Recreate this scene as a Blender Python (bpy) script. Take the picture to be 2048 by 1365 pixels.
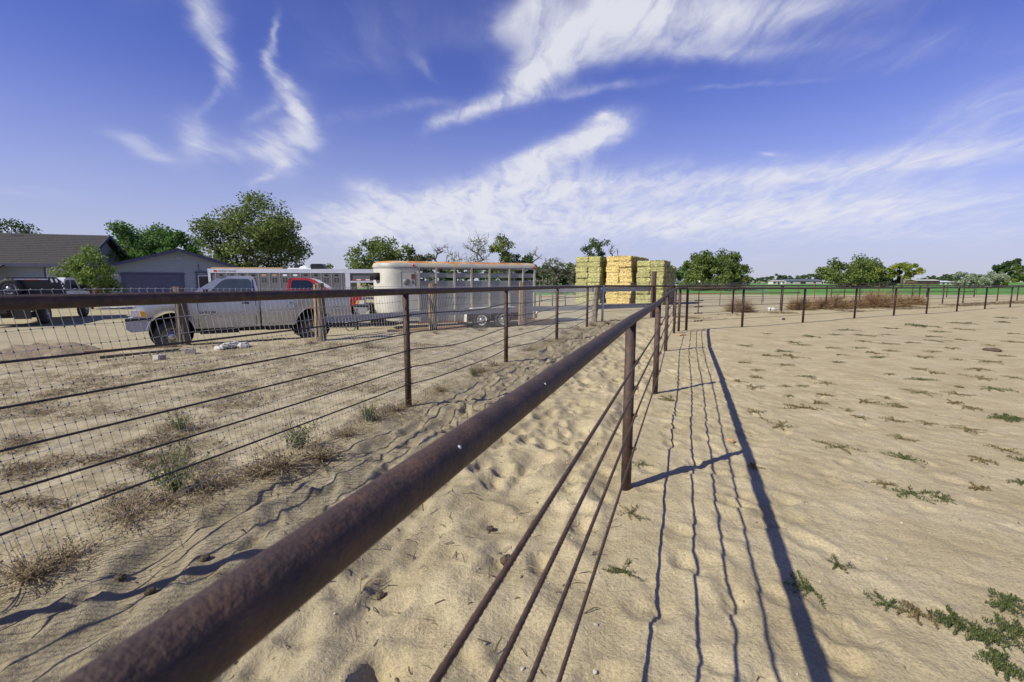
import bpy, math, random
import numpy as np
from mathutils import Vector, Matrix

for o in list(bpy.data.objects):
    bpy.data.objects.remove(o)
sc = bpy.context.scene
COL = sc.collection
R = math.radians

# ------------------------------------------------------------------ camera
CAM_H, FPX, CX, CY, HORIZ = 1.65, 950.0, 1024.0, 682.5, 562.0
PITCH = math.atan((CY - HORIZ) / FPX)
cd = bpy.data.cameras.new('camera'); cam = bpy.data.objects.new('camera', cd); COL.objects.link(cam)
cam.location = (0, 0, CAM_H); cam.rotation_euler = (math.pi / 2 - PITCH, 0, 0)
cd.sensor_width = 36; cd.lens = 36 * FPX / 2048; cd.clip_end = 5000; cd.clip_start = 0.02
cd.dof.use_dof = True; cd.dof.focus_distance = 8.0; cd.dof.aperture_fstop = 6.3
sc.camera = cam

def ray(x, y):
    u = (x - CX) / FPX; v = (CY - y) / FPX
    return np.array([u, math.cos(PITCH) + v * math.sin(PITCH), -math.sin(PITCH) + v * math.cos(PITCH)])
def gp(x, y, z=0.0):
    d = ray(x, y); t = (z - CAM_H) / d[2]
    return d[0] * t, d[1] * t
def atY(x, y, Y):
    d = ray(x, y); t = Y / d[1]
    return d[0] * t, Y, CAM_H + d[2] * t

# ------------------------------------------------------------------ sun, sky, exposure
SUN_EL, SUN_AZ = 39.5, 238.3          # azimuth clockwise from +Y of the place the sun stands
sd = np.array([math.sin(R(SUN_AZ)) * math.cos(R(SUN_EL)), math.cos(R(SUN_AZ)) * math.cos(R(SUN_EL)), math.sin(R(SUN_EL))])
sl = bpy.data.lights.new('sun', 'SUN'); sl.energy = 4.5; sl.angle = R(0.53); sl.color = (1.0, 0.945, 0.80)
so = bpy.data.objects.new('sun', sl); COL.objects.link(so)
so.rotation_euler = Vector(-sd).to_track_quat('-Z', 'Y').to_euler(); so.location = (-20, -12, 30)
sc.view_settings.view_transform = 'Standard'; sc.view_settings.look = 'None'
sc.view_settings.exposure = 0.4; sc.view_settings.gamma = 1.0; sc.view_settings.use_curve_mapping = False

w = bpy.data.worlds.new('World'); sc.world = w; w.use_nodes = True
nt = w.node_tree; N = nt.nodes; LK = nt.links; N.clear()
def wn(t, **k):
    n = N.new(t)
    for a, b in k.items(): setattr(n, a, b)
    return n
def wmath(op, a, b=None, c=None, clamp=False):
    n = wn('ShaderNodeMath', operation=op, use_clamp=clamp)
    for i, v in enumerate((a, b, c)):
        if v is None: continue
        if isinstance(v, (int, float)): n.inputs[i].default_value = v
        else: LK.new(v, n.inputs[i])
    return n.outputs[0]
sky = wn('ShaderNodeTexSky', sky_type='NISHITA', sun_disc=False)
sky.sun_elevation = R(SUN_EL); sky.sun_rotation = R(SUN_AZ); sky.altitude = 1200; sky.air_density = 1.0; sky.dust_density = 0.6; sky.ozone_density = 3.0
tint = wn('ShaderNodeMix', data_type='RGBA', blend_type='MULTIPLY'); tint.inputs[0].default_value = 1.0
LK.new(sky.outputs[0], tint.inputs[6]); tint.inputs[7].default_value = (0.86, 0.80, 1.46, 1)
tc = wn('ShaderNodeTexCoord'); sx = wn('ShaderNodeSeparateXYZ'); LK.new(tc.outputs['Generated'], sx.inputs[0])
zz = wmath('MAXIMUM', sx.outputs[2], 0.0); den = wmath('ADD', zz, 0.16)
pxn = wmath('DIVIDE', sx.outputs[0], den); pyn = wmath('DIVIDE', sx.outputs[1], den)
cmb = wn('ShaderNodeCombineXYZ'); LK.new(pxn, cmb.inputs[0]); LK.new(pyn, cmb.inputs[1]); cmb.inputs[2].default_value = 1.0
# gentle warp so that the cirrus gets ragged, curling edges
def wnoise(vec, scale, detail, rough=0.55, dist=0.0):
    n = wn('ShaderNodeTexNoise'); n.inputs['Scale'].default_value = scale; n.inputs['Detail'].default_value = detail
    n.inputs['Roughness'].default_value = rough; n.inputs['Distortion'].default_value = dist
    LK.new(vec, n.inputs['Vector']); return n
wv = wnoise(cmb.outputs[0], 2.6, 5)
sub = wn('ShaderNodeVectorMath', operation='SUBTRACT'); LK.new(wv.outputs['Color'], sub.inputs[0]); sub.inputs[1].default_value = (.5, .5, .5)
scl = wn('ShaderNodeVectorMath', operation='MULTIPLY'); LK.new(sub.outputs[0], scl.inputs[0]); scl.inputs[1].default_value = (.2, .2, 0)
wrp = wn('ShaderNodeVectorMath', operation='ADD'); LK.new(cmb.outputs[0], wrp.inputs[0]); LK.new(scl.outputs[0], wrp.inputs[1])
def cplane(x, y):
    d = ray(x, y); d = d / np.linalg.norm(d); return d[:2] / (max(d[2], 0) + 0.16)
BLOBS = [(412, 22, 20, 60, 38, .85), (449, 125, 10, 60, 28, .85), (425, 200, -14, 40, 14, .45),
 (558, 62, 7, 35, 9, .6), (545, 118, -9, 35, 14, .75), (566, 178, 22, 40, 24, .75), (602, 245, 12, 48, 30, .9), (565, 305, -42, 40, 60, .85),
 (522, 220, -16, 30, 14, .45), (545, 352, -34, 24, 12, .55), (470, 300, 75, 12, 26, .6), (385, 275, 24, 38, 38, .75), (300, 300, 65, 32, 16, .55), (250, 278, 60, 8, 10, .3),
 (1020, 188, 105, -48, 24, 1.0), (1110, 112, 85, -70, 62, 1.2), (1230, 35, 130, -60, 75, 1.2), (1050, 20, 60, -60, 40, .9), (1400, 35, 200, -34, 42, .8),
 (1620, 20, 250, -22, 38, .5), (915, 235, 60, -26, 16, .9), (1500, 95, 220, -24, 24, .42), (1190, 182, 130, -16, 10, .5), (1330, 100, 170, -18, 30, .5),
 (1205, 262, 46, -16, 27, 1.6), (1120, 302, 85, -28, 24, 1.6), (1200, 235, 16, -6, 8, 1.0), (1060, 345, 90, -25, 24, .9),
 (742, 380, 44, 14, 18, .85), (870, 405, 170, -26, 34, .85), (1120, 375, 220, -24, 36, .85), (1000, 440, 340, -8, 40, .8), (1460, 360, 260, -30, 28, .7),
 (1800, 330, 270, -46, 28, .9), (1520, 425, 440, -18, 44, .75), (700, 445, 110, 6, 34, .6), (1780, 405, 300, -24, 26, .45), (1960, 230, 190, -70, 60, .55),
 (850, 480, 300, 0, 40, .7), (850, 130, 22, 26, 12, .42), (1542, 308, 26, 4, 5, .55), (820, 215, 160, -22, 16, .35), (1500, 172, 130, -10, 6, .35), (60, 390, 90, 14, 16, .3),
 (1550, 465, 520, -6, 50, .5), (1750, 110, 300, -40, 50, .35), (2400, 100, 240, -80, 70, .8), (-350, 140, 160, 60, 50, .6), (-500, 380, 220, 20, 40, .6), (2500, 420, 260, -30, 50, .7)]
tot = None
for (bx, by, ax, ay, bw, wt) in BLOBS:
    if by < 20 and False: pass
    c0 = cplane(bx, by); al = np.array([ax, ay], float); per = np.array([-ay, ax], float) / np.hypot(ax, ay) * bw
    J = np.stack([(cplane(bx + al[0] * .5, by + al[1] * .5) - cplane(bx - al[0] * .5, by - al[1] * .5)),
                  (cplane(bx + per[0] * .5, by + per[1] * .5) - cplane(bx - per[0] * .5, by - per[1] * .5))], 1)
    iv = np.linalg.inv(J); off = -iv @ c0
    ds = []
    for r_ in range(2):
        n = wn('ShaderNodeVectorMath', operation='DOT_PRODUCT'); LK.new(wrp.outputs[0], n.inputs[0]); n.inputs[1].default_value = (iv[r_, 0], iv[r_, 1], off[r_])
        ds.append(wmath('MULTIPLY', n.outputs['Value'], n.outputs['Value']))
    e = wmath('EXPONENT', wmath('MULTIPLY', wmath('ADD', ds[0], ds[1]), -1.0))
    tot = wmath('MULTIPLY', e, wt) if tot is None else wmath('MULTIPLY_ADD', e, wt, tot)
big = wnoise(cmb.outputs[0], 1.1, 3)
mr = wn('ShaderNodeMapRange', interpolation_type='SMOOTHSTEP'); LK.new(big.outputs[0], mr.inputs[0]); mr.inputs[1].default_value = .5; mr.inputs[2].default_value = .8; mr.inputs[3].default_value = 0; mr.inputs[4].default_value = .3
tot = wmath('ADD', tot, mr.outputs[0])
mp = wn('ShaderNodeMapping'); LK.new(wrp.outputs[0], mp.inputs[0]); mp.inputs['Rotation'].default_value = (0, 0, R(-18)); mp.inputs['Scale'].default_value = (9.0, 3.0, 1)
n1 = wnoise(mp.outputs[0], 1.0, 9, .6, .8); n2 = wnoise(wrp.outputs[0], 6.0, 5, .5, .3)
tex = wmath('ADD', wmath('MULTIPLY', n1.outputs[0], 1.15), wmath('MULTIPLY', n2.outputs[0], .5))
dens = wmath('MULTIPLY', tot, wmath('MULTIPLY_ADD', tex, 1.6, -.45))
mr2 = wn('ShaderNodeMapRange', interpolation_type='SMOOTHSTEP'); LK.new(dens, mr2.inputs[0]); mr2.inputs[1].default_value = .0; mr2.inputs[2].default_value = 1.6
haze = wn('ShaderNodeMapRange', interpolation_type='SMOOTHSTEP'); LK.new(sx.outputs[2], haze.inputs[0]); haze.inputs[1].default_value = -.12; haze.inputs[2].default_value = .40; haze.inputs[3].default_value = 1.0; haze.inputs[4].default_value = 0
mixh = wn('ShaderNodeMix', data_type='RGBA'); LK.new(haze.outputs[0], mixh.inputs[0]); LK.new(tint.outputs[2], mixh.inputs[6]); mixh.inputs[7].default_value = (5.3, 5.6, 6.5, 1)
mixc = wn('ShaderNodeMix', data_type='RGBA'); LK.new(wmath('MULTIPLY', mr2.outputs[0], .9), mixc.inputs[0]); LK.new(mixh.outputs[2], mixc.inputs[6]); mixc.inputs[7].default_value = (8.0, 8.1, 8.7, 1)
bgn = wn('ShaderNodeBackground'); LK.new(mixc.outputs[2], bgn.inputs[0]); bgn.inputs[1].default_value = 0.075
wo = wn('ShaderNodeOutputWorld'); LK.new(bgn.outputs[0], wo.inputs[0])

# ------------------------------------------------------------------ materials
def sock(n, *names):
    for s in names:
        if s in n.inputs: return n.inputs[s]
MATS = {}
def pmat(name, cols, scale=6.0, rough=0.7, metal=0.0, bump=0.0, bscale=40.0, stretch=(1, 1, 1), rnd=0.0, detail=6, spec=0.5, attr=None, trans=0.0, coat=0.0, coord='Object'):
    """cols: list of (pos, rgb) run over fractal noise in object space."""
    if name in MATS: return MATS[name]
    m = bpy.data.materials.new(name); m.use_nodes = True
    t = m.node_tree; b = t.nodes['Principled BSDF']
    tcn = t.nodes.new('ShaderNodeTexCoord'); mpn = t.nodes.new('ShaderNodeMapping'); mpn.inputs['Scale'].default_value = stretch
    oi = t.nodes.new('ShaderNodeObjectInfo')
    ml = t.nodes.new('ShaderNodeMath'); ml.operation = 'MULTIPLY'; ml.inputs[1].default_value = 37.0; t.links.new(oi.outputs['Random'], ml.inputs[0])
    t.links.new(tcn.outputs[coord], mpn.inputs[0]); t.links.new(ml.outputs[0], mpn.inputs['Location'])
    nz = t.nodes.new('ShaderNodeTexNoise'); nz.inputs['Scale'].default_value = scale; nz.inputs['Detail'].default_value = detail; nz.inputs['Roughness'].default_value = .6
    t.links.new(mpn.outputs[0], nz.inputs['Vector'])
    fac = nz.outputs[0]
    if attr:
        at = t.nodes.new('ShaderNodeAttribute'); at.attribute_name = attr; fac = at.outputs['Fac']
    rp = t.nodes.new('ShaderNodeValToRGB'); el = rp.color_ramp.elements
    if len(cols) == 1: cols = [(0.3, cols[0][1]), (0.7, cols[0][1])]
    while len(el) < len(cols): el.new(.5)
    for e_, (p_, c_) in zip(el, cols): e_.position = p_; e_.color = (*c_, 1)
    t.links.new(fac, rp.inputs[0])
    colout = rp.outputs[0]
    if rnd > 0:
        hs = t.nodes.new('ShaderNodeHueSaturation'); mr_ = t.nodes.new('ShaderNodeMapRange'); mr_.inputs[3].default_value = 1 - rnd; mr_.inputs[4].default_value = 1 + rnd
        t.links.new(oi.outputs['Random'], mr_.inputs[0]); t.links.new(mr_.outputs[0], hs.inputs['Value']); t.links.new(colout, hs.inputs['Color']); colout = hs.outputs[0]
    t.links.new(colout, b.inputs['Base Color'])
    b.inputs['Roughness'].default_value = rough; b.inputs['Metallic'].default_value = metal
    sock(b, 'Specular IOR Level', 'Specular').default_value = spec
    if coat: sock(b, 'Coat Weight').default_value = coat; sock(b, 'Coat Roughness').default_value = .08
    if bump > 0:
        bz = t.nodes.new('ShaderNodeTexNoise'); bz.inputs['Scale'].default_value = bscale; bz.inputs['Detail'].default_value = 5; t.links.new(mpn.outputs[0], bz.inputs['Vector'])
        bm = t.nodes.new('ShaderNodeBump'); bm.inputs['Strength'].default_value = bump; bm.inputs['Distance'].default_value = .02
        t.links.new(bz.outputs[0], bm.inputs['Height']); t.links.new(bm.outputs[0], b.inputs['Normal'])
    if trans > 0:
        tr = t.nodes.new('ShaderNodeBsdfTranslucent'); t.links.new(colout, tr.inputs[0]); mx = t.nodes.new('ShaderNodeMixShader'); mx.inputs[0].default_value = trans
        t.links.new(b.outputs[0], mx.inputs[1]); t.links.new(tr.outputs[0], mx.inputs[2]); t.links.new(mx.outputs[0], t.nodes['Material Output'].inputs[0])
    MATS[name] = m
    return m

rust = pmat('rusty_pipe', [(.3, (.040, .027, .023)), (.5, (.060, .038, .030)), (.68, (.105, .058, .037))], 16, .6, 0, .3, 120, spec=.35)
rust2 = pmat('rusty_cable', [(.35, (.042, .030, .026)), (.65, (.095, .054, .036))], 30, .6, 0, 0, spec=.35)
darkcable = pmat('dark_cable', [(.35, (.022, .023, .030)), (.65, (.05, .045, .05))], 20, .6, .2)
galv = pmat('galvanised_wire', [(.3, (.42, .43, .45)), (.7, (.58, .59, .61))], 20, .5, .25)
galvp = pmat('galvanised_pipe', [(.3, (.40, .45, .52)), (.7, (.55, .60, .66))], 8, .45, .4)
oldwood = pmat('weathered_wood', [(.3, (.07, .056, .042)), (.5, (.14, .112, .082)), (.7, (.22, .18, .135))], 5, .9, 0, .7, 30, stretch=(6, 6, .7))
greyboard = pmat('grey_board', [(.3, (.22, .22, .23)), (.5, (.33, .33, .34)), (.7, (.43, .43, .43))], 4, .9, 0, .6, 30, stretch=(.8, 6, 6))
brownpost = pmat('brown_wood', [(.3, (.06, .038, .027)), (.7, (.13, .08, .05))], 6, .85, 0, .6, 30, stretch=(5, 5, .8))
tanwood = pmat('tan_lumber', [(.3, (.36, .21, .09)), (.7, (.50, .33, .17))], 5, .85, 0, .4, 30, stretch=(.8, 5, 5))
black = pmat('black_rubber', [(.3, (.016, .016, .017)), (.7, (.035, .034, .033))], 12, .8)
blackgloss = pmat('black_paint', [(.3, (.008, .008, .009)), (.7, (.014, .014, .015))], 3, .35)
chassis = pmat('chassis_dark', [(.3, (.02, .018, .016)), (.7, (.05, .043, .036))], 6, .8)
tyre = pmat('dusty_tyre', [(.3, (.028, .027, .026)), (.7, (.075, .068, .058))], 9, .85)
steel = pmat('steel_rim', [(.3, (.15, .145, .14)), (.7, (.26, .255, .25))], 9, .55, .3)
chrome = pmat('chrome', [(.4, (.55, .55, .56))], 3, .3, .9)
glassm = pmat('window_glass', [(.3, (.045, .06, .07)), (.7, (.07, .09, .10))], 2, .06, 0, spec=1.0)
darkglass = pmat('dark_glass', [(.4, (.012, .014, .018))], 2, .06, 0, spec=1.0)
silver = pmat('silver_paint', [(.3, (.42, .42, .415)), (.7, (.50, .50, .495))], 1.6, .28, .5, coat=.7)
redp = pmat('red_paint', [(.3, (.28, .018, .010)), (.7, (.36, .025, .014))], 2, .3, .1, coat=.6)
whitep = pmat('white_paint', [(.3, (.66, .66, .68)), (.7, (.76, .76, .78))], 2, .35, 0, coat=.4)
bumperg = pmat('grey_bumper', [(.3, (.34, .35, .36)), (.7, (.44, .45, .46))], 4, .5, .3)
lampw = pmat('clear_lamp', [(.4, (.80, .80, .76))], 3, .15, .2)
lampo = pmat('amber_lamp', [(.4, (.85, .42, .02))], 3, .25)
lampr = pmat('red_lamp', [(.4, (.5, .02, .015))], 3, .25)
cream = pmat('cream_paint', [(.3, (.44, .425, .35)), (.5, (.53, .515, .44)), (.7, (.58, .565, .49))], 2.2, .45, 0, .05, 20)
greywall = pmat('grey_trailer_paint', [(.25, (.20, .21, .20)), (.5, (.27, .28, .265)), (.63, (.31, .31, .28)), (.74, (.26, .15, .07))], 2.4, .55, .1, .1, 20)
rustroof = pmat('rust_stained_roof', [(.35, (.30, .31, .29)), (.52, (.40, .40, .35)), (.62, (.47, .40, .27)), (.74, (.42, .20, .07))], 1.6, .6, .1, .1, 20)
rustsill = pmat('rust', [(.3, (.16, .06, .022)), (.7, (.34, .14, .05))], 5, .8)
alum = pmat('aluminium_band', [(.3, (.52, .54, .60)), (.7, (.62, .64, .70))], 3, .32, .35)
alpanel = pmat('grey_punched_panel', [(.3, (.115, .115, .12)), (.7, (.16, .16, .165))], 3, .5, .4)
hole = pmat('hole_dark', [(.4, (.006, .006, .007))], 3, .9)
siding = pmat('blue_grey_siding', [(.3, (.25, .28, .31)), (.7, (.31, .345, .37))], 3, .75, 0, .15, 30, stretch=(.5, 4, 4))
trimp = pmat('purple_grey_trim', [(.3, (.055, .058, .11)), (.7, (.072, .076, .135))], 3, .6)
gdoor = pmat('garage_door_paint', [(.3, (.075, .078, .135)), (.7, (.095, .098, .16))], 3, .55)
shingle = pmat('roof_shingle', [(.3, (.022, .021, .021)), (.5, (.042, .039, .037)), (.7, (.075, .069, .062))], 6, .9, 0, .5, 18, stretch=(1, 3, 3))
hgreen = pmat('alfalfa_hay', [(.32, (.13, .135, .045)), (.5, (.33, .32, .125)), (.68, (.56, .51, .27))], 13, .95, 0, 1.0, 22, rnd=.14)
hyellow = pmat('straw_hay', [(.32, (.30, .20, .055)), (.5, (.56, .43, .16)), (.68, (.76, .64, .33))], 13, .95, 0, 1.0, 22, rnd=.10)
bark = pmat('bark', [(.3, (.05, .04, .032)), (.7, (.13, .11, .09))], 6, .95, 0, .5, 20)
greybark = pmat('dead_bark', [(.3, (.10, .085, .075)), (.7, (.20, .175, .155))], 6, .95)
def leafmat(n, a, b, c): return pmat(n, [(.1, a), (.5, b), (.9, c)], rough=.6, attr='rnd', trans=.4, spec=.3)
lf_elm = leafmat('leaf_elm', (0.072, 0.112, 0.031), (0.134, 0.190, 0.047), (0.226, 0.270, 0.072))
lf_green = leafmat('leaf_green', (0.064, 0.134, 0.032), (0.108, 0.216, 0.050), (0.180, 0.296, 0.082))
lf_dark = leafmat('leaf_dark', (0.043, 0.082, 0.029), (0.072, 0.126, 0.040), (0.118, 0.180, 0.061))
lf_grey = leafmat('leaf_grey', (0.100, 0.130, 0.072), (0.154, 0.180, 0.104), (0.234, 0.260, 0.162))
lf_yell = leafmat('leaf_yellow', (0.135, 0.180, 0.030), (0.255, 0.300, 0.045), (0.405, 0.405, 0.075))
lf_olive = leafmat('leaf_olive', (0.198, 0.252, 0.162), (0.306, 0.360, 0.234), (0.432, 0.468, 0.324))
weedm = leafmat('weed_leaf', (.11, .115, .042), (.20, .18, .075), (.34, .27, .13))
weedg = leafmat('weed_leaf_green', (.07, .105, .034), (.115, .15, .052), (.22, .21, .09))
weedd = leafmat('weed_leaf_dry', (.13, .115, .05), (.23, .175, .08), (.34, .25, .12))
dryg = leafmat('dry_stalk', (.13, .10, .055), (.25, .19, .11), (.44, .36, .23))
tumble = leafmat('tumbleweed_stalk', (.17, .105, .05), (.32, .21, .105), (.50, .36, .19))
stonem = pmat('stone', [(.3, (.32, .29, .25)), (.7, (.48, .44, .39))], 6, .9, 0, .4, 25)
whitest = pmat('white_rubble', [(.3, (.42, .40, .36)), (.7, (.58, .55, .50))], 5, .9, 0, .4, 25)
clodm = pmat('dung', [(.3, (.05, .038, .025)), (.7, (.11, .08, .05))], 12, .95, 0, .5, 40)
white = pmat('white_plastic', [(.4, (.78, .78, .78))], 3, .5)
greenp = pmat('green_panel_paint', [(.4, (.05, .12, .07))], 3, .5)
redpipe = pmat('red_pipe_paint', [(.4, (.26, .06, .04))], 3, .6)
concrete = pmat('concrete', [(.3, (.34, .33, .31)), (.7, (.44, .43, .41))], 4, .9)

# ------------------------------------------------------------------ mesh helpers
def tag(o, label=None, cat=None, group=None, kind=None):
    if label: o['label'] = label
    if cat: o['category'] = cat
    if group: o['group'] = group
    if kind: o['kind'] = kind
    return o
def empty(name, loc, rz=0.0, label=None, cat=None, group=None):
    o = bpy.data.objects.new(name, None); COL.objects.link(o); o.location = loc; o.rotation_euler = (0, 0, rz); o.empty_display_size = .2
    return tag(o, label, cat, group)
def link(name, me, mat, parent=None, loc=(0, 0, 0)):
    if mat is not None and not me.materials: me.materials.append(mat)
    o = bpy.data.objects.new(name, me); COL.objects.link(o); o.location = loc
    if parent is not None: o.parent = parent
    return o
def npmesh(name, V, F, smooth=False, rnd=None):
    V = np.asarray(V, np.float32); F = np.asarray(F, np.int32); k = F.shape[1]
    me = bpy.data.meshes.new(name); me.vertices.add(len(V)); me.vertices.foreach_set('co', V.ravel())
    me.loops.add(F.size); me.loops.foreach_set('vertex_index', F.ravel())
    me.polygons.add(len(F)); me.polygons.foreach_set('loop_start', np.arange(0, F.size, k, dtype=np.int32))
    me.polygons.foreach_set('loop_total', np.full(len(F), k, np.int32))
    if smooth: me.polygons.foreach_set('use_smooth', np.ones(len(F), bool))
    if rnd is not None:
        a = me.attributes.new('rnd', 'FLOAT', 'FACE'); a.data.foreach_set('value', np.asarray(rnd, np.float32))
    me.update(calc_edges=True); return me
def frame(d):
    d = np.asarray(d, float); d = d / (np.linalg.norm(d) + 1e-12)
    a = np.array([0, 0, 1.0]) if abs(d[2]) < .9 else np.array([1.0, 0, 0])
    u = np.cross(a, d); u /= np.linalg.norm(u); return u, np.cross(d, u)
class MB:
    def __init__(s): s.v = []; s.f = []; s.sm = []
    def add(s, V, F, smooth=False):
        b = len(s.v); s.v += [tuple(map(float, p)) for p in V]; s.f += [tuple(i + b for i in f) for f in F]; s.sm += [smooth] * len(F); return s
    def box(s, c, d, rz=0.0, rx=0.0, ry=0.0):
        M = Matrix.Rotation(rz, 3, 'Z') @ Matrix.Rotation(ry, 3, 'Y') @ Matrix.Rotation(rx, 3, 'X')
        V = [Vector(c) + M @ Vector((x * d[0] / 2, y * d[1] / 2, z * d[2] / 2)) for x in (-1, 1) for y in (-1, 1) for z in (-1, 1)]
        return s.add(V, [(0, 1, 3, 2), (4, 6, 7, 5), (0, 4, 5, 1), (2, 3, 7, 6), (0, 2, 6, 4), (1, 5, 7, 3)])
    def span(s, a, b): return s.box([(a[i] + b[i]) / 2 for i in range(3)], [abs(b[i] - a[i]) for i in range(3)])
    def tube(s, P, r, n=8, cap=True, smooth=True):
        P = np.asarray(P, float); m = len(P); rr = r if hasattr(r, '__len__') else [r] * m
        V = []; u = None
        for i in range(m):
            d = P[min(i + 1, m - 1)] - P[max(i - 1, 0)]
            if u is None: u, v_ = frame(d)
            else:
                d = d / (np.linalg.norm(d) + 1e-12); u = u - d * np.dot(u, d); u /= np.linalg.norm(u) + 1e-12; v_ = np.cross(d, u)
            for k in range(n):
                a = 2 * math.pi * k / n; V.append(P[i] + rr[i] * (math.cos(a) * u + math.sin(a) * v_))
        F = [(i * n + k, i * n + (k + 1) % n, (i + 1) * n + (k + 1) % n, (i + 1) * n + k) for i in range(m - 1) for k in range(n)]
        s.add(V, F, smooth)
        if cap:
            b = len(s.v) - len(V); s.f += [tuple(b + k for k in range(n))[::-1], tuple(b + (m - 1) * n + k for k in range(n))]; s.sm += [False, False]
        return s
    def prism(s, poly, axis, a, b, inset=None):
        """poly in the two other axes, extruded from a to b along axis (0 x, 1 y, 2 z)."""
        def pt(q, t):
            l = [0, 0, 0]; o_ = [i for i in range(3) if i != axis]; l[o_[0]], l[o_[1]] = q; l[axis] = t; return l
        n = len(poly); V = [pt(q, a) for q in poly] + [pt(q, b) for q in poly]
        return s.add(V, [tuple(range(n))[::-1], tuple(range(n, 2 * n))] + [(i, (i + 1) % n, n + (i + 1) % n, n + i) for i in range(n)])
    def ring(s, c, axis, R_, r, n=12, m=5):
        u, v_ = frame(axis); ax = np.asarray(axis, float) / np.linalg.norm(axis); V = []
        for i in range(n):
            a = 2 * math.pi * i / n; dr = math.cos(a) * u + math.sin(a) * v_
            for k in range(m):
                b = 2 * math.pi * k / m; V.append(np.asarray(c) + dr * (R_ + r * math.cos(b)) + ax * r * math.sin(b))
        return s.add(V, [(i * m + k, ((i + 1) % n) * m + k, ((i + 1) % n) * m + (k + 1) % m, i * m + (k + 1) % m) for i in range(n) for k in range(m)], True)
    def lathe(s, prof, c, axis, n=20):
        """prof: (r, t) along axis, closed surface of revolution."""
        u, v_ = frame(axis); ax = np.asarray(axis, float) / np.linalg.norm(axis); m = len(prof); V = []
        for i in range(n):
            a = 2 * math.pi * i / n; dr = math.cos(a) * u + math.sin(a) * v_
            V += [np.asarray(c) + dr * r_ + ax * t_ for r_, t_ in prof]
        return s.add(V, [(i * m + k, ((i + 1) % n) * m + k, ((i + 1) % n) * m + k + 1, i * m + k + 1) for i in range(n) for k in range(m - 1)], True)
    def mesh(s, name):
        me = bpy.data.meshes.new(name); me.from_pydata(s.v, [], s.f); me.polygons.foreach_set('use_smooth', s.sm); me.update(); return me
    def build(s, name, mat, parent=None, loc=(0, 0, 0), sharp=None):
        me = s.mesh(name)
        if sharp: me.polygons.foreach_set('use_smooth', [True] * len(me.polygons)); me.set_sharp_from_angle(angle=R(sharp))
        return link(name, me, mat, parent, loc)
def text_part(s, size, loc, rot, mat, parent, name='lettering'):
    cu = bpy.data.curves.new(name, 'FONT'); cu.body = s; cu.size = size; cu.extrude = .002
    o = bpy.data.objects.new(name, cu); COL.objects.link(o); dg = bpy.context.evaluated_depsgraph_get()
    me = bpy.data.meshes.new_from_object(o.evaluated_get(dg)); bpy.data.objects.remove(o); me.materials.clear()
    t = link(name, me, mat, parent, loc); t.rotation_euler = rot; return t
def copy_tree(o, parent=None):
    c = o.copy(); COL.objects.link(c); c.parent = parent
    for ch in o.children: copy_tree(ch, c)
    return c

# ------------------------------------------------------------------ ground
rng = np.random.default_rng(7); random.seed(7)
_grids = {}
def vn(x, y, scale, seed):
    """smooth value noise in -1..1, numpy arrays"""
    if seed not in _grids: _grids[seed] = np.random.default_rng(seed).uniform(-1, 1, (256, 256))
    g_ = _grids[seed]; X = np.asarray(x) / scale + 1000.3; Y = np.asarray(y) / scale + 1000.7
    xi = np.floor(X).astype(int); yi = np.floor(Y).astype(int); fx = X - xi; fy = Y - yi
    fx = fx * fx * fx * (fx * (fx * 6 - 15) + 10); fy = fy * fy * fy * (fy * (fy * 6 - 15) + 10)
    a = g_[xi % 256, yi % 256]; b = g_[(xi + 1) % 256, yi % 256]; c = g_[xi % 256, (yi + 1) % 256]; d = g_[(xi + 1) % 256, (yi + 1) % 256]
    return (a * (1 - fx) + b * fx) * (1 - fy) + (c * (1 - fx) + d * fx) * fy
def ss(a, b, x): t = np.clip((x - a) / (b - a), 0, 1); return t * t * (3 - 2 * t)
A0 = np.array([.91, 3.62]); AD = np.array([.3465, .938])      # near fence line
B0 = np.array([-1.33, 5.96]); BD = np.array([.3447, .9387])    # left fence line
W0 = np.array([-7.98, 11.49]); WD = np.array([.83, .5575])     # line of wood posts
def sideA(x, y): return (x - A0[0]) * AD[1] - (y - A0[1]) * AD[0]      # >0 right of fence A
def sideB(x, y): return -(x - B0[0]) * BD[1] + (y - B0[1]) * BD[0]     # >0 left of fence B
def beyondW(x, y): return -(x - W0[0]) * WD[1] + (y - W0[1]) * WD[0]
def base_h(x, y):
    x = np.asarray(x, float); y = np.asarray(y, float)
    q = beyondW(x, y); e = sideB(x, y)
    h = -.18 * ss(.25, 1.6, q) * (1 - ss(0, 6, x)) + .07 * np.exp(-((q + .2) / .7) ** 2) * (1 - ss(-5, 0, x)) * ss(-11, -9, x)
    h += .05 * np.exp(-(e / .5) ** 2) * ss(2, 4, y) * (1 - ss(14, 18, y))
    h += .05 * vn(x, y, 2.7, 1) * ss(.3, 1.0, e) * (1 - ss(0, 1, q)) + .02 * vn(x, y, 3.5, 2)
    return h
def axis(lo, hi, f0, f1, step, g_):
    a = list(np.arange(f0, f1, step)); s_ = step; x = a[-1]
    while x < hi: s_ *= g_; x += s_; a.append(x)
    s_ = step; x = f0; b = []
    while x > lo: s_ *= g_; x -= s_; b.append(x)
    return np.array(b[::-1] + a)
gx = axis(-900, 900, -3.6, 5.2, .026, 1.035); gy = axis(-12, 1600, 1.35, 8.5, .026, 1.03)
GX, GY = np.meshgrid(gx, gy); HH = base_h(GX, GY)
near = 1 - ss(14, 45, np.hypot(GX, GY))
sa = sideA(GX, GY); sb = sideB(GX, GY)
alley = ss(-.15, .25, -sa) * ss(-.05, .35, -sb); padd = ss(.0, .5, sa); yard = ss(0, .5, sb) * (1 - ss(.2, 1.4, beyondW(GX, GY)))
lu = GX * AD[0] + GY * AD[1]; lv = GX * AD[1] - GY * AD[0]
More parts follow.
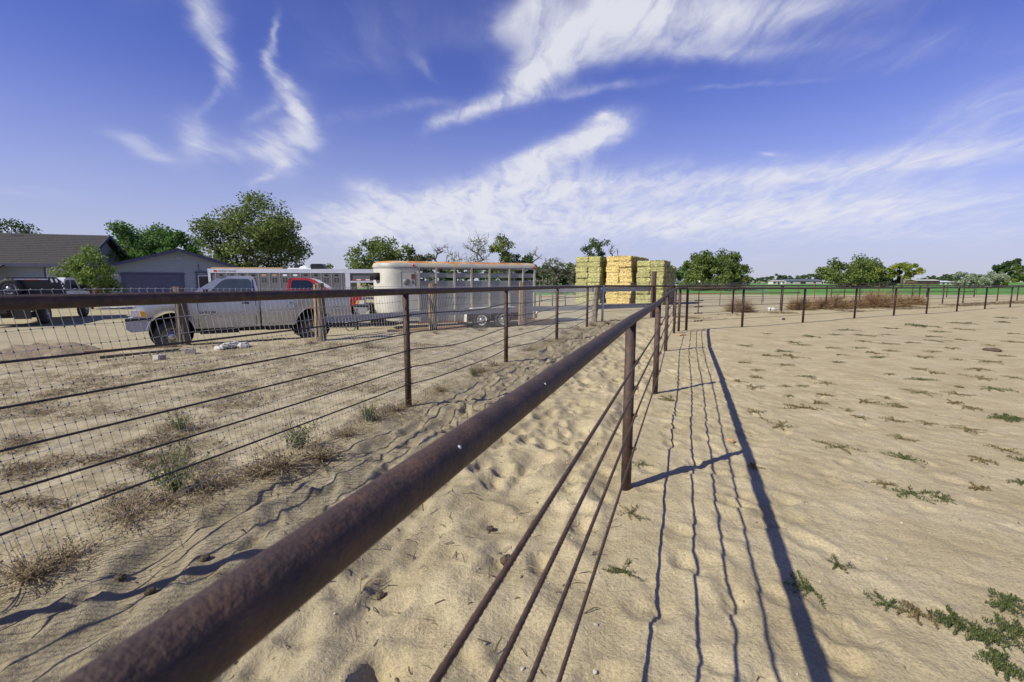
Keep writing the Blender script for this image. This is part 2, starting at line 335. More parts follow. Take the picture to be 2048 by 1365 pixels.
w1 = vn(GX, GY, .9, 11) * .35
HH += near * alley * (.034 * vn(lu + .5 * w1, lv * 2.6 + w1, .55, 3) + .032 * (1 - 2 * np.abs(vn(lu * .38 + lv * .25, lv + w1 * .5, .21, 4))) + .011 * vn(GX, GY, .11, 5))
HH += near * padd * (.008 * vn(GX, GY, .8, 6) + .005 * vn(GX * .8 + GY * .35, GY - GX * .4, .22, 8) + .0055 * vn(GX, GY, .10, 9))
HH += near * yard * (.012 * vn(GX, GY, .35, 10) + .010 * vn(GX, GY, .13, 12))
HH += near * padd * (1 - ss(.9, 1.8, sa)) * (.011 * vn(GX, GY, .13, 14) + .007 * vn(GX, GY, .07, 15))
HH += near * .0028 * vn(GX, GY, .05, 13)
def stamp(x0, y0, ang, a, b, dep):
    m = 3 * max(a, b); i0, i1 = np.searchsorted(gx, [x0 - m, x0 + m]); j0, j1 = np.searchsorted(gy, [y0 - m, y0 + m])
    if i1 - i0 < 3 or j1 - j0 < 3: return
    X = GX[j0:j1, i0:i1] - x0; Y = GY[j0:j1, i0:i1] - y0; c, s_ = math.cos(ang), math.sin(ang)
    r = np.sqrt(((X * c + Y * s_) / a) ** 2 + ((-X * s_ + Y * c) / b) ** 2)
    HH[j0:j1, i0:i1] += -dep * (1 + .25 * np.sin(X * 41 + Y * 23)) / (1 + np.exp((r - 1) * 5.5)) + .45 * dep * np.exp(-((r - 1.45) / .38) ** 2)
dA = math.atan2(AD[1], AD[0])
for i in range(430):                                # prints trodden into the alley
    t = rng.uniform(-3.5, 14); o_ = rng.uniform(.15, 2.6); p_ = A0 + AD * t + np.array([-AD[1], AD[0]]) * o_
    stamp(p_[0], p_[1], dA + rng.normal(0, .5), rng.uniform(.07, .14), rng.uniform(.045, .085), rng.uniform(.014, .036))
for i in range(420):                                # shallow prints in the paddock
    y_ = rng.uniform(1.2, 13); p_ = A0 + AD * ((y_ - A0[1]) / AD[1]); p_ = p_ + np.array([AD[1], -AD[0]]) * rng.uniform(.2, 7)
    stamp(p_[0], p_[1], rng.uniform(0, 3.1), rng.uniform(.06, .12), rng.uniform(.045, .08), rng.uniform(.005, .014))
for i in range(90):
    t = rng.uniform(-2, 10); p_ = A0 + AD * t + np.array([AD[1], -AD[0]]) * rng.uniform(.1, 1.2)
    stamp(p_[0], p_[1], rng.uniform(0, 3.1), rng.uniform(.07, .12), rng.uniform(.05, .08), rng.uniform(.012, .026))
def gh(x, y):
    i = int(np.clip(np.searchsorted(gx, x) - 1, 0, len(gx) - 2)); j = int(np.clip(np.searchsorted(gy, y) - 1, 0, len(gy) - 2))
    fx = (x - gx[i]) / (gx[i + 1] - gx[i]); fy = (y - gy[j]) / (gy[j + 1] - gy[j])
    return float((HH[j, i] * (1 - fx) + HH[j, i + 1] * fx) * (1 - fy) + (HH[j + 1, i] * (1 - fx) + HH[j + 1, i + 1] * fx) * fy)
nx, ny = len(gx), len(gy)
idx = np.arange(nx * ny).reshape(ny, nx)
GF = np.stack([idx[:-1, :-1], idx[:-1, 1:], idx[1:, 1:], idx[1:, :-1]], -1).reshape(-1, 4)
gm = npmesh('ground', np.stack([GX, GY, HH], -1).reshape(-1, 3), GF, True)

m = bpy.data.materials.new('sandy_ground'); m.use_nodes = True; t = m.node_tree; b = t.nodes['Principled BSDF']; b.inputs['Roughness'].default_value = .95; sock(b, 'Specular IOR Level').default_value = .15
def mn(ty, **k):
    n = t.nodes.new(ty)
    for a, v in k.items(): setattr(n, a, v)
    return n
geo = mn('ShaderNodeNewGeometry')
def gno(scale, detail=6, rough=.6):
    n = mn('ShaderNodeTexNoise'); n.inputs['Scale'].default_value = scale; n.inputs['Detail'].default_value = detail; n.inputs['Roughness'].default_value = rough; t.links.new(geo.outputs['Position'], n.inputs['Vector']); return n.outputs[0]
def gramp(fac, cols):
    r = mn('ShaderNodeValToRGB'); el = r.color_ramp.elements
    while len(el) < len(cols): el.new(.5)
    for e_, (p_, c_) in zip(el, cols): e_.position = p_; e_.color = (*c_, 1)
    t.links.new(fac, r.inputs[0]); return r.outputs[0]
def gmix(fac, a, b_, mode='MIX'):
    n = mn('ShaderNodeMix', data_type='RGBA', blend_type=mode)
    for i, v in ((0, fac), (6, a), (7, b_)):
        if isinstance(v, (float, int)): n.inputs[i].default_value = v
        elif isinstance(v, tuple): n.inputs[i].default_value = (*v, 1)
        else: t.links.new(v, n.inputs[i])
    return n.outputs[2]
def gdot(vec, off):
    n = mn('ShaderNodeVectorMath', operation='DOT_PRODUCT'); t.links.new(geo.outputs['Position'], n.inputs[0]); n.inputs[1].default_value = vec
    a = mn('ShaderNodeMath', operation='ADD'); t.links.new(n.outputs['Value'], a.inputs[0]); a.inputs[1].default_value = off; return a.outputs[0]
def grange(v, a, b_):
    n = mn('ShaderNodeMapRange', interpolation_type='SMOOTHSTEP'); t.links.new(v, n.inputs[0]); n.inputs[1].default_value = a; n.inputs[2].default_value = b_; return n.outputs[0]
sand = gramp(gno(1.7, 8), [(.3, (.335, .275, .162)), (.5, (.405, .34, .21)), (.7, (.47, .402, .262))])
sand = gmix(.55, sand, gramp(gno(70, 3, .75), [(.33, (.5, .48, .46)), (.5, (1, 1, 1)), (.7, (1.3, 1.27, 1.22))]), 'MULTIPLY')
yardc = gramp(gno(2.6, 9, .7), [(.32, (.18, .145, .085)), (.45, (.335, .284, .172)), (.58, (.45, .39, .26))])
yardc = gmix(.5, yardc, gramp(gno(45, 4), [(.35, (.5, .48, .46)), (.6, (1.05, 1.05, 1.05))]), 'MULTIPLY')
drive = gramp(gno(.9, 8), [(.3, (.30, .26, .16)), (.7, (.42, .365, .235))])
nbx, nby = -BD[1], BD[0]; offB = -(nbx * B0[0] + nby * B0[1]); nwx, nwy = -WD[1], WD[0]; offW = -(nwx * W0[0] + nwy * W0[1])
fB = grange(gdot((nbx, nby, 0), offB), -.55, .35); fW = grange(gdot((nwx, nwy, 0), offW), .3, 1.6)
bandc = gramp(gno(5, 6), [(.35, (.21, .175, .11)), (.65, (.32, .275, .18))])  # darker grey-brown band on the alley side of the left fence
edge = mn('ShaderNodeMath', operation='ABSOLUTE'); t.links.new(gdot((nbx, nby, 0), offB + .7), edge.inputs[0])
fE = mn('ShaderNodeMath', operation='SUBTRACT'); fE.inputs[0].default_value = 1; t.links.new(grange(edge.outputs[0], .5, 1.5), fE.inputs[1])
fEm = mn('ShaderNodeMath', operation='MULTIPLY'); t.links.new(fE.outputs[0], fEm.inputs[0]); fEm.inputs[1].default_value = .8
c_ = gmix(fEm.outputs[0], sand, bandc); c_ = gmix(fB, c_, yardc); c_ = gmix(fW, c_, drive)
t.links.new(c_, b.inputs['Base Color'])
bm1 = mn('ShaderNodeBump'); bm1.inputs['Strength'].default_value = .8; bm1.inputs['Distance'].default_value = .012; t.links.new(gno(55, 6, .7), bm1.inputs['Height'])
bm2 = mn('ShaderNodeBump'); bm2.inputs['Strength'].default_value = .5; bm2.inputs['Distance'].default_value = .05; t.links.new(gno(7, 5), bm2.inputs['Height']); t.links.new(bm1.outputs[0], bm2.inputs['Normal']); t.links.new(bm2.outputs[0], b.inputs['Normal'])
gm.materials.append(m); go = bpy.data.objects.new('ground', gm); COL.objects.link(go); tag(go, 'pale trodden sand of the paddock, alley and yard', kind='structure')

# green alfalfa field beyond the corrals
fx_ = np.concatenate([np.arange(-30, 60, 1.1), np.geomspace(60, 700, 70)]); fy_ = np.geomspace(57, 420, 120); X, Y = np.meshgrid(fx_, fy_)
Z = .16 + .10 * vn(X, Y, .9, 21) + .06 * vn(X, Y, 6, 22); Z[0] = -.1; n_ = len(fx_); idx = np.arange(X.size).reshape(X.shape)
fm = npmesh('field', np.stack([X, Y, Z], -1).reshape(-1, 3), np.stack([idx[:-1, :-1], idx[:-1, 1:], idx[1:, 1:], idx[1:, :-1]], -1).reshape(-1, 4), True)
fo = link('field', fm, pmat('alfalfa_field', [(.3, (.055, .16, .02)), (.7, (.11, .27, .035))], .8, .8, 0, .8, 6)); tag(fo, 'bright green alfalfa field beyond the corrals', kind='structure')

# ------------------------------------------------------------------ fences
def make_pipe_post(parent, x, y, ztop, r=.04, mat=rust, lean=0.0, n=12):
    mb = MB(); mb.tube([(x, y, -.15), (x + lean, y, ztop)], r, n); return mb.build('post', mat, parent)
def cable_mesh(pts, r, mat, parent, twist=False, name='cable'):
    if not twist: return MB().tube(pts, r, 7).build(name, mat, parent)
    P = np.asarray(pts); d = np.diff(P, axis=0); L = np.concatenate([[0], np.cumsum(np.linalg.norm(d, axis=1))])
    s_ = []; x = 0
    while x < L[-1]: s_.append(x); x += .009 if x < 6.0 else .3
    s_.append(L[-1]); s_ = np.array(s_); Q = np.stack([np.interp(s_, L, P[:, k]) for k in range(3)], 1)
    dr = P[-1] - P[0]; u, v_ = frame(dr); n = 18; th = np.arange(n) * 2 * math.pi / n
    V = np.zeros((len(Q), n, 3))
    for i, sv in enumerate(s_):
        rr = r * (1 + .17 * np.cos(6 * (th - sv * 2 * math.pi / .125 / 1.0)))
        V[i] = Q[i] + rr[:, None] * (np.cos(th)[:, None] * u + np.sin(th)[:, None] * v_)
    k = np.arange(n); F = []
    I = np.arange(len(Q) - 1)[:, None] * n
    F = np.stack([I + k, I + (k + 1) % n, I + n + (k + 1) % n, I + n + k], -1).reshape(-1, 4)
    return link(name, npmesh(name, V.reshape(-1, 3), F, True), mat, parent)

# A: the rail that runs past the camera, B: left one carrying wire mesh, C: far side of the paddock, D: beyond
fa = empty('pipe_fence', (.91, 3.62, 0), 0, 'rust brown pipe fence with four twisted cables running from the camera to the corner', 'fence')
fa_off = Vector((-.91, -3.62, 0))
PA = [(-1.70, -3.45), (-.50, -.20), (.91, 3.62), (2.11, 6.86), (3.62, 11.09), (5.08, 14.82), (5.43, 15.41)]
ZA = [1.322, 1.325, 1.350, 1.332, 1.342, 1.405, 1.408]
def rel(o, root): o.location = (-root.location.x, -root.location.y, -root.location.z); return o
pts = [(x, y, z) for (x, y), z in zip(PA, ZA)]
rel(MB().tube(pts[:4] + [(2.2, 7.1, 1.335)], .0365, 28).build('top_rail', rust, fa), fa)
rel(MB().tube([(2.2, 7.1, 1.335)] + pts[4:6] + [(5.3, 15.27, 1.409), pts[6], (5.72, 15.57, 1.405)], .036, 20).build('top_rail', rust, fa), fa)
rel(MB().tube([(2.185, 7.06, 1.3345), (2.215, 7.14, 1.3355)], .039, 20).build('weld_joint', rust, fa), fa)
for (px_, py_, Yr, sz_) in ((865, 925, .83, .0035), (1003, 822, 1.34, .003)):
    ca = np.array([A0[0] + (Yr - A0[1]) * AD[0] / AD[1], Yr, float(np.interp(Yr, [-.2, 3.62], [1.325, 1.35]))]); ax_ = np.array([AD[0], AD[1], .0]); dv_ = np.array([0, 0, CAM_H]) - ca; dv_ -= ax_ * dv_.dot(ax_); dv_ /= np.linalg.norm(dv_)
    q_ = ca + dv_ * .0365; rel(MB().lathe([(sz_ * 1.3, -.001), (sz_, .001), (sz_ * .4, .0016), (.0001, .0017)], q_, dv_, 9).build('paint_speck', white, fa), fa)
CZ = [1.03, .83, .61, .34]; NR = np.array([AD[1], -AD[0]])
for i, ((x, y), z) in enumerate(zip(PA, ZA)):
    o = make_pipe_post(fa, x, y, z - .01, .040, rust, 0, 20); rel(o, fa)
    if i >= 5: continue
    for cz in CZ:
        c = np.array([x, y]) + NR * .056; mb = MB(); mb.ring((c[0], c[1], cz), (AD[0], AD[1], 0), .014, .004, 12, 5)
        mb.tube([(x + NR[0] * .035, y + NR[1] * .035, cz), (x + NR[0] * .046, y + NR[1] * .046, cz)], .005, 6); rel(mb.build('cable_eye', rust2, fa), fa)
for cz in CZ:
    pp = [(x + NR[0] * .056, y + NR[1] * .056, cz - (.0 if i < 3 else -.02 * (i - 2) / 3)) for i, (x, y) in enumerate(PA[1:])]
    o = cable_mesh(pp, .0072, rust2, fa, True); rel(o, fa)
    mb = MB(); mb.tube([np.array(pp[-2]) + (0, 0, 0), np.array(pp[-2]) + np.array([AD[0], AD[1], 0]) * .09], .016, 8); rel(mb.build('cable_clamp', galv, fa), fa)

fc = empty('pipe_fence', (8.23, 16.92, 0), 0, 'rust brown pipe fence crossing the far side of the sand paddock', 'fence')
PC = [(5.5, 15.5), (8.23, 16.92), (11.6, 18.90), (15.05, 20.85), (18.1, 22.5), (20.9, 23.95), (24.2, 25.85), (27.9, 28.05), (31.0, 29.6), (34.4, 31.4), (37.9, 33.2), (41.4, 35.1)]
ZC = [1.405, 1.39, 1.355, 1.34, 1.32, 1.30, 1.285, 1.27, 1.27, 1.265, 1.26, 1.26]
rel(MB().tube([(5.72, 15.57, 1.405)] + [(x, y, z) for (x, y), z in zip(PC[1:], ZC[1:])], .039, 14).build('top_rail', rust, fc), fc)
for i, ((x, y), z) in enumerate(zip(PC, ZC)):
    rel(make_pipe_post(fc, x + (.25 if i == 0 else 0), y + (.1 if i == 0 else 0), z - .01, .040, rust, rng.normal(0, .012), 12), fc)
for cz in (1.0, .80, .58, .32):
    pp = [(x, y - .05, cz * z / 1.38) for (x, y), z in zip(PC, ZC)]; rel(cable_mesh(pp, .0065, rust2, fc), fc)
    dv = np.array(PC[1]) - np.array(PC[0]); dv /= np.linalg.norm(dv)
    for k in range(3):
        q = np.array([PC[0][0], PC[0][1]]) + dv * (.62 + .14 * k); mb = MB(); mb.tube([(q[0], q[1] - .05, cz), (q[0] + dv[0] * .09, q[1] + dv[1] * .09 - .05, cz)], .022, 8); rel(mb.build('cable_clamp', rust2, fc), fc)

fb = empty('pipe_fence', (-1.33, 5.96, 0), 0, 'dark pipe fence with five slack cables left of the trodden alley', 'fence')
TB = [-7.6, -4.3, 0, 3.52, 7.41, 11.6]            # distance along the fence of each post
def bpt(t_, off=0.0): q = B0 + BD * t_ + np.array([-BD[1], BD[0]]) * off; return float(q[0]), float(q[1])
def bz(t_): return float(np.interp(t_, [-7, -4, 0, 3.52, 7.41, 11.6, 14.5], [1.545, 1.54, 1.515, 1.495, 1.475, 1.44, 1.43]))
rel(MB().tube([(*bpt(t_), bz(t_)) for t_ in TB + [13.9]], .041, 18).build('top_rail', rust, fb), fb)
for t_ in TB:
    x, y = bpt(t_); o = make_pipe_post(fb, x, y, bz(t_) - .01, .040, rust, 0, 16); rel(o, fb)
CB = [1.225, .995, .78, .565, .355]
for k, cz in enumerate(CB):
    pp = []
    for t_ in np.arange(-7.6, 13.8, .16):
        f = (t_ - TB[1]) / 3.6; j = np.interp(t_, TB, range(len(TB))); ph = j - math.floor(j)
        sag = -(.012 if t_ < 0 else .035 + .012 * k) * math.sin(math.pi * ph) * (1 + .3 * math.sin(k * 2.1 + math.floor(j) * 1.7)) + .010 * math.sin(t_ * 2.3 + k) * (t_ > 0)
        pp.append((*bpt(t_, -.052), cz * bz(t_) / 1.515 + sag))
    rel(cable_mesh(pp, .0075, darkcable, fb), fb)
    for t_ in TB[1:]:
        mb = MB(); mb.ring((*bpt(t_, -.052), cz * bz(t_) / 1.515), (BD[0], BD[1], 0), .015, .004, 10, 5); mb.tube([(*bpt(t_, -.035), cz * bz(t_) / 1.515), (*bpt(t_, -.045), cz * bz(t_) / 1.515)], .005, 6); rel(mb.build('cable_eye', rust2, fb), fb)

# galvanised mesh tied to the yard side of fence B
fmh = empty('wire_mesh_fence', (-1.33, 5.96, 0), 0, 'galvanised square wire mesh leaning along the dark pipe fence', 'wire fence')
SK = .17
def mesh_pt(t_, z, off=.055): 
    x, y = bpt(t_ - SK * (z - .7), off + .012 * math.sin(t_ * 1.3 + z * 3)); return (x, y, z + .006 * math.sin(t_ * 2.1 + z * 9))
HZ = [.03 + .1135 * k for k in range(13)] + [1.50]
mb = MB(); TS = np.arange(-6.4, 13.6, .0508); kn = MB()
for t_ in TS:
    tp = bz(t_) + .06; P = [mesh_pt(t_, 0.0)] + [mesh_pt(t_, z) for z in (.4, .8, 1.2)] + [mesh_pt(t_, tp)]
    hk = np.array(P[-1]); P.append(tuple(hk + np.array([BD[0] * .012, BD[1] * .012, .004])))
    mb.tube(P, .0019 if t_ < 2 else .0014, 4, False, False)
    if t_ < 2:
        for z in HZ[:-1]:
            if rng.random() < .96: kn.box(mesh_pt(t_, z), (.0055, .0055, .009), rz=math.atan2(BD[1], BD[0]))
o = rel(mb.build('vertical_wire', galv, fmh), fmh); tag(o, kind='stuff')
o = rel(kn.build('wire_knot', darkcable, fmh), fmh); tag(o, kind='stuff')
for z in HZ[:-1] + ['top']:
    pp = []
    for t_ in np.arange(-6.4, 13.6, .1):
        zz_ = (bz(t_) + .06) if z == 'top' else z + .004 * math.sin(t_ * 9)
        pp.append(mesh_pt(t_, zz_))
    rel(MB().tube(pp, .0016, 4, False, False).build('horizontal_wire', galv, fmh), fmh)

# D : continues from the galvanised post to the right, behind the paddock
gpx, gpy = 3.66, 19.2
fd = empty('pipe_fence', (11.2, 24.2, 0), 0, 'second pipe fence behind the paddock with tumbleweeds caught along it', 'fence')
PD = [(gpx, gpy), (7.4, 21.75), (11.23, 24.2), (14.75, 26.0), (18.4, 27.9), (21.5, 29.5), (24.9, 31.2), (28.1, 32.9), (31.1, 34.4), (33.9, 35.8), (39.0, 38.3), (42.5, 40.1), (46, 41.9)]
ZD = [1.44, 1.41, 1.398, 1.385, 1.362, 1.345, 1.328, 1.31, 1.293, 1.28, 1.253, 1.24, 1.23]
rel(MB().tube([(*bpt(13.9), 1.432)] + [(x, y, z) for (x, y), z in zip(PD, ZD)], .038, 12).build('top_rail', rust, fd), fd)
for i, ((x, y), z) in enumerate(zip(PD, ZD)):
    o = make_pipe_post(fd, x, y, z - .01 if i else 1.46, .048 if i == 0 else .040, galvp if i == 0 else rust, 0, 12); rel(o, fd)
    if i == 0: o['label'] = 'pale blue galvanised corner post'
for cz in (1.05, .84, .62, .40):
    rel(cable_mesh([(x, y - .05, cz * z / 1.4) for (x, y), z in zip(PD, ZD)], .006, rust2, fd), fd)
fdm = empty('wire_mesh_fence', (7.4, 21.8, 0), 0, 'fine wire mesh between the galvanised post and the round tree', 'wire fence')
mb = MB(); L0 = np.array([gpx, gpy]); L1 = np.array([11.23, 24.2]); LL = np.linalg.norm(L1 - L0); ld = (L1 - L0) / LL; ln = np.array([-ld[1], ld[0]])
for t_ in np.arange(.1, LL + 3.6, .0762):
    q = L0 + ld * t_ + ln * .06; mb.tube([(q[0], q[1], 0), (q[0], q[1], 1.58)], .0015, 3, False, False)
tag(rel(mb.build('vertical_wire', galv, fdm), fdm), kind='stuff')
for z in np.arange(.03, 1.6, .155):
    a = L0 + ln * .06; c = L0 + ld * (LL + 3.6) + ln * .06; rel(MB().tube([(*a, z), (*c, z)], .0018, 3, False, False).build('horizontal_wire', galv, fdm), fdm)

# E : dark pipe corral farther out
fe = empty('pipe_corral', (35, 52, 0), 0, 'low dark pipe corral standing before the green field', 'corral')
PE = [atY(1664, 575, 46), atY(1690, 575, 46.5), atY(1758, 575, 47), atY(1826, 575, 47.5), atY(1855, 575, 48), atY(1895, 575, 48.5), atY(1950, 575, 49)]
for q, z in ((PE, 1.40), (PE, .95), (PE, .55)): rel(MB().tube([(x, y, z) for x, y, _ in q], .035, 8).build('rail', rust, fe), fe)
for x, y, _ in PE: rel(MB().tube([(x, y, -.1), (x, y, 1.42)], .045, 8).build('post', rust, fe), fe)
rp_ = empty('red_pipe_panel', (*gp(1440, 612), 0), 0, 'red painted pipe rail on thin posts behind the second fence', 'fence panel')
a = atY(1352, 590, 31); c = atY(1600, 590, 36.5)
rel(MB().tube([(a[0], a[1], .78), (c[0], c[1], .74)], .028, 8).build('rail', redpipe, rp_), rp_)
for f in (.02, .32, .66, .98): q = [a[i] * (1 - f) + c[i] * f for i in range(2)]; rel(MB().tube([(*q, -.1), (*q, 1.25)], .024, 8).build('post', rust, rp_), rp_)
TP = [(1396, 628, 1.55, darkcable, 'dark steel T-post with a white cap left of the first tumbleweed'), (1560, 621, 1.45, darkcable, 'dark steel T-post beside the white bag'), (1628, 606, 1.35, redpipe, 'brown steel stake behind the second tumbleweed'),
      (1485, 604, 1.95, brownpost, 'tall thin brown stake at the right edge of the round tree'), (1526, 606, 1.3, greenp, 'green steel T-post left of the white bag'), (1952, 590, 1.9, lf_yell, 'yellow green marker stake near the right end of the corral')]
for x, y, h, mt, lb in TP:
    gx_, gy_ = gp(x, y); z0 = gh(gx_, gy_); r_ = empty('steel_post', (gx_, gy_, z0), 0, lb, 'post', 'thin posts behind the paddock')
    MB().box((0, 0, h / 2 - .1), (.05, .012, h + .2)).box((0, .018, h / 2 - .1), (.012, .036, h + .2)).build('shaft', mt, r_)
    MB().tube([(0, 0, h), (0, 0, h + .1)], .035, 8).build('cap', white if mt is darkcable else mt, r_)

# weathered wood posts and grey boards between yard and driveway
wf = empty('board_fence', (-2.57, 15.56, 0), 0, 'old wood post fence with weathered grey boards before the cream trailer', 'fence')
PW = [(645, 684, .03, 1.56, .11, 0), (868, 663, 0, 1.56, .11, .0), (1045, 652, 0, 1.6, .12, 0), (1187, 645, 0, 1.48, .12, .08), (1305, 637, 0, 2.06, .115, 0)]
def wood_post(x, y, z0, h, r_, lean, mat, parent, stake=True):
    P = [(x + lean * f * h, y, z0 - .15 + (h + .15) * f) for f in (0, .25, .5, .75, 1)]; mb = MB()
    mb.tube(P, [r_ * (1 + .06 * rng.normal()) for _ in P], 9, True, False); return mb.build('post', mat, parent)
QW = []
for i, (x, y, z, h, r_, ln_) in enumerate(PW):
    wx, wy = gp(x, y, z); QW.append((wx, wy)); o = rel(wood_post(wx, wy, z, h, r_, ln_, brownpost if i == 4 else oldwood, wf), wf)
    if i == 4: o['label'] = 'tall dark brown post in front of the hay'
    if i in (0, 1, 2): rel(MB().box((wx - .12, wy - .08, h / 2), (.045, .05, h), ry=.02).build('stake', tanwood, wf), wf)
for i in range(4):
    for zc in (1.32, .60):
        a, c = np.array(QW[i]), np.array(QW[i + 1]); dd = c - a; L = np.linalg.norm(dd); q = (a + c) / 2; nn = np.array([dd[1], -dd[0]]) / L * -.13
        z = zc - (.03 if i == 3 else 0) + rng.normal(0, .01)
        o = MB().box((0, 0, 0), (L * 1.02, .04, .185)).build('board', greyboard, wf); o.location = (q[0] + nn[0] - wf.location.x, q[1] + nn[1] - wf.location.y, z); o.rotation_euler = (0, rng.normal(0, .006), math.atan2(dd[1], dd[0]))
lp = empty('wood_post', (*gp(370, 690, .06), .05), 0, 'lone weathered wood post standing before the front wheel of the silver pickup', 'post')
mb = MB(); mb.tube([(0, 0, -.2), (-.01, 0, .4), (-.02, 0, .9), (-.04, 0, 1.46)], [.135, .13, .125, .125], 10, True, False).build('shaft', oldwood, lp)
mb = MB()
for k in range(9): a = k * .7; mb.box((.13 * math.cos(a) - .02, .13 * math.sin(a), .7), (.012, .012, 1.3), rz=a)
mb.build('bark_strip', oldwood, lp)

# ------------------------------------------------------------------ vehicles
def hull(st, prof, W):
    """st: list of (s, zb, zt, inset). prof(z01) -> inward offset. Closed lofted body from y=0 (near) to y=W."""
    M_ = 9; V = []; F = []; n = 2 * M_
    for s_, zb, zt, ins in st:
        for k in range(M_): f = k / (M_ - 1); z = zb + (zt - zb) * f; V.append((s_, ins + prof(z, f), z))
        for k in range(M_): f = 1 - k / (M_ - 1); z = zb + (zt - zb) * f; V.append((s_, W - ins - prof(z, f), z))
    for i in range(len(st) - 1):
        for k in range(n): F.append((i * n + k, (i + 1) * n + k, (i + 1) * n + (k + 1) % n, i * n + (k + 1) % n))
    F.append(tuple(range(n))); F.append(tuple((len(st) - 1) * n + k for k in range(n))[::-1])
    return MB().add(V, F, True)
def wheel(parent, s_, y, z, r_, wd, rimr, near=True, rim=steel):
    """axis along y; outer face at y (near side faces -y)"""
    sg = -1 if near else 1; wl = empty('wheel', (s_, y, z)); wl.parent = parent
    MB().lathe([(rimr, 0), (rimr + .02, -.012), (r_ * .86, -.012), (r_ * .96, .02), (r_, .05), (r_, wd - .05), (r_ * .95, wd - .02), (rimr, wd)], (0, 0, 0), (0, -sg, 0), 30).build('tyre', tyre, wl)
    MB().lathe([(rimr + .004, -.004), (rimr - .02, .0), (rimr - .035, .05), (rimr * .72, .06), (rimr * .55, .035), (rimr * .36, .03), (rimr * .34, .0), (.001, -.004)], (0, 0, 0), (0, -sg, 0), 30).build('rim', rim, wl)
    mb = MB()
    for k in range(8): a = k * math.pi / 4; mb.lathe([(.03, .0), (.001, -.002)], (rimr * .63 * math.cos(a), -sg * .044, rimr * .63 * math.sin(a)), (0, -sg, 0), 8)
    mb.build('rim_slot', hole, wl)
    MB().lathe([(.085, .03), (.085, -.02), (.06, -.035), (.001, -.037)], (0, 0, 0), (0, -sg, 0), 16).build('hub_cap', chrome, wl)
    return wl
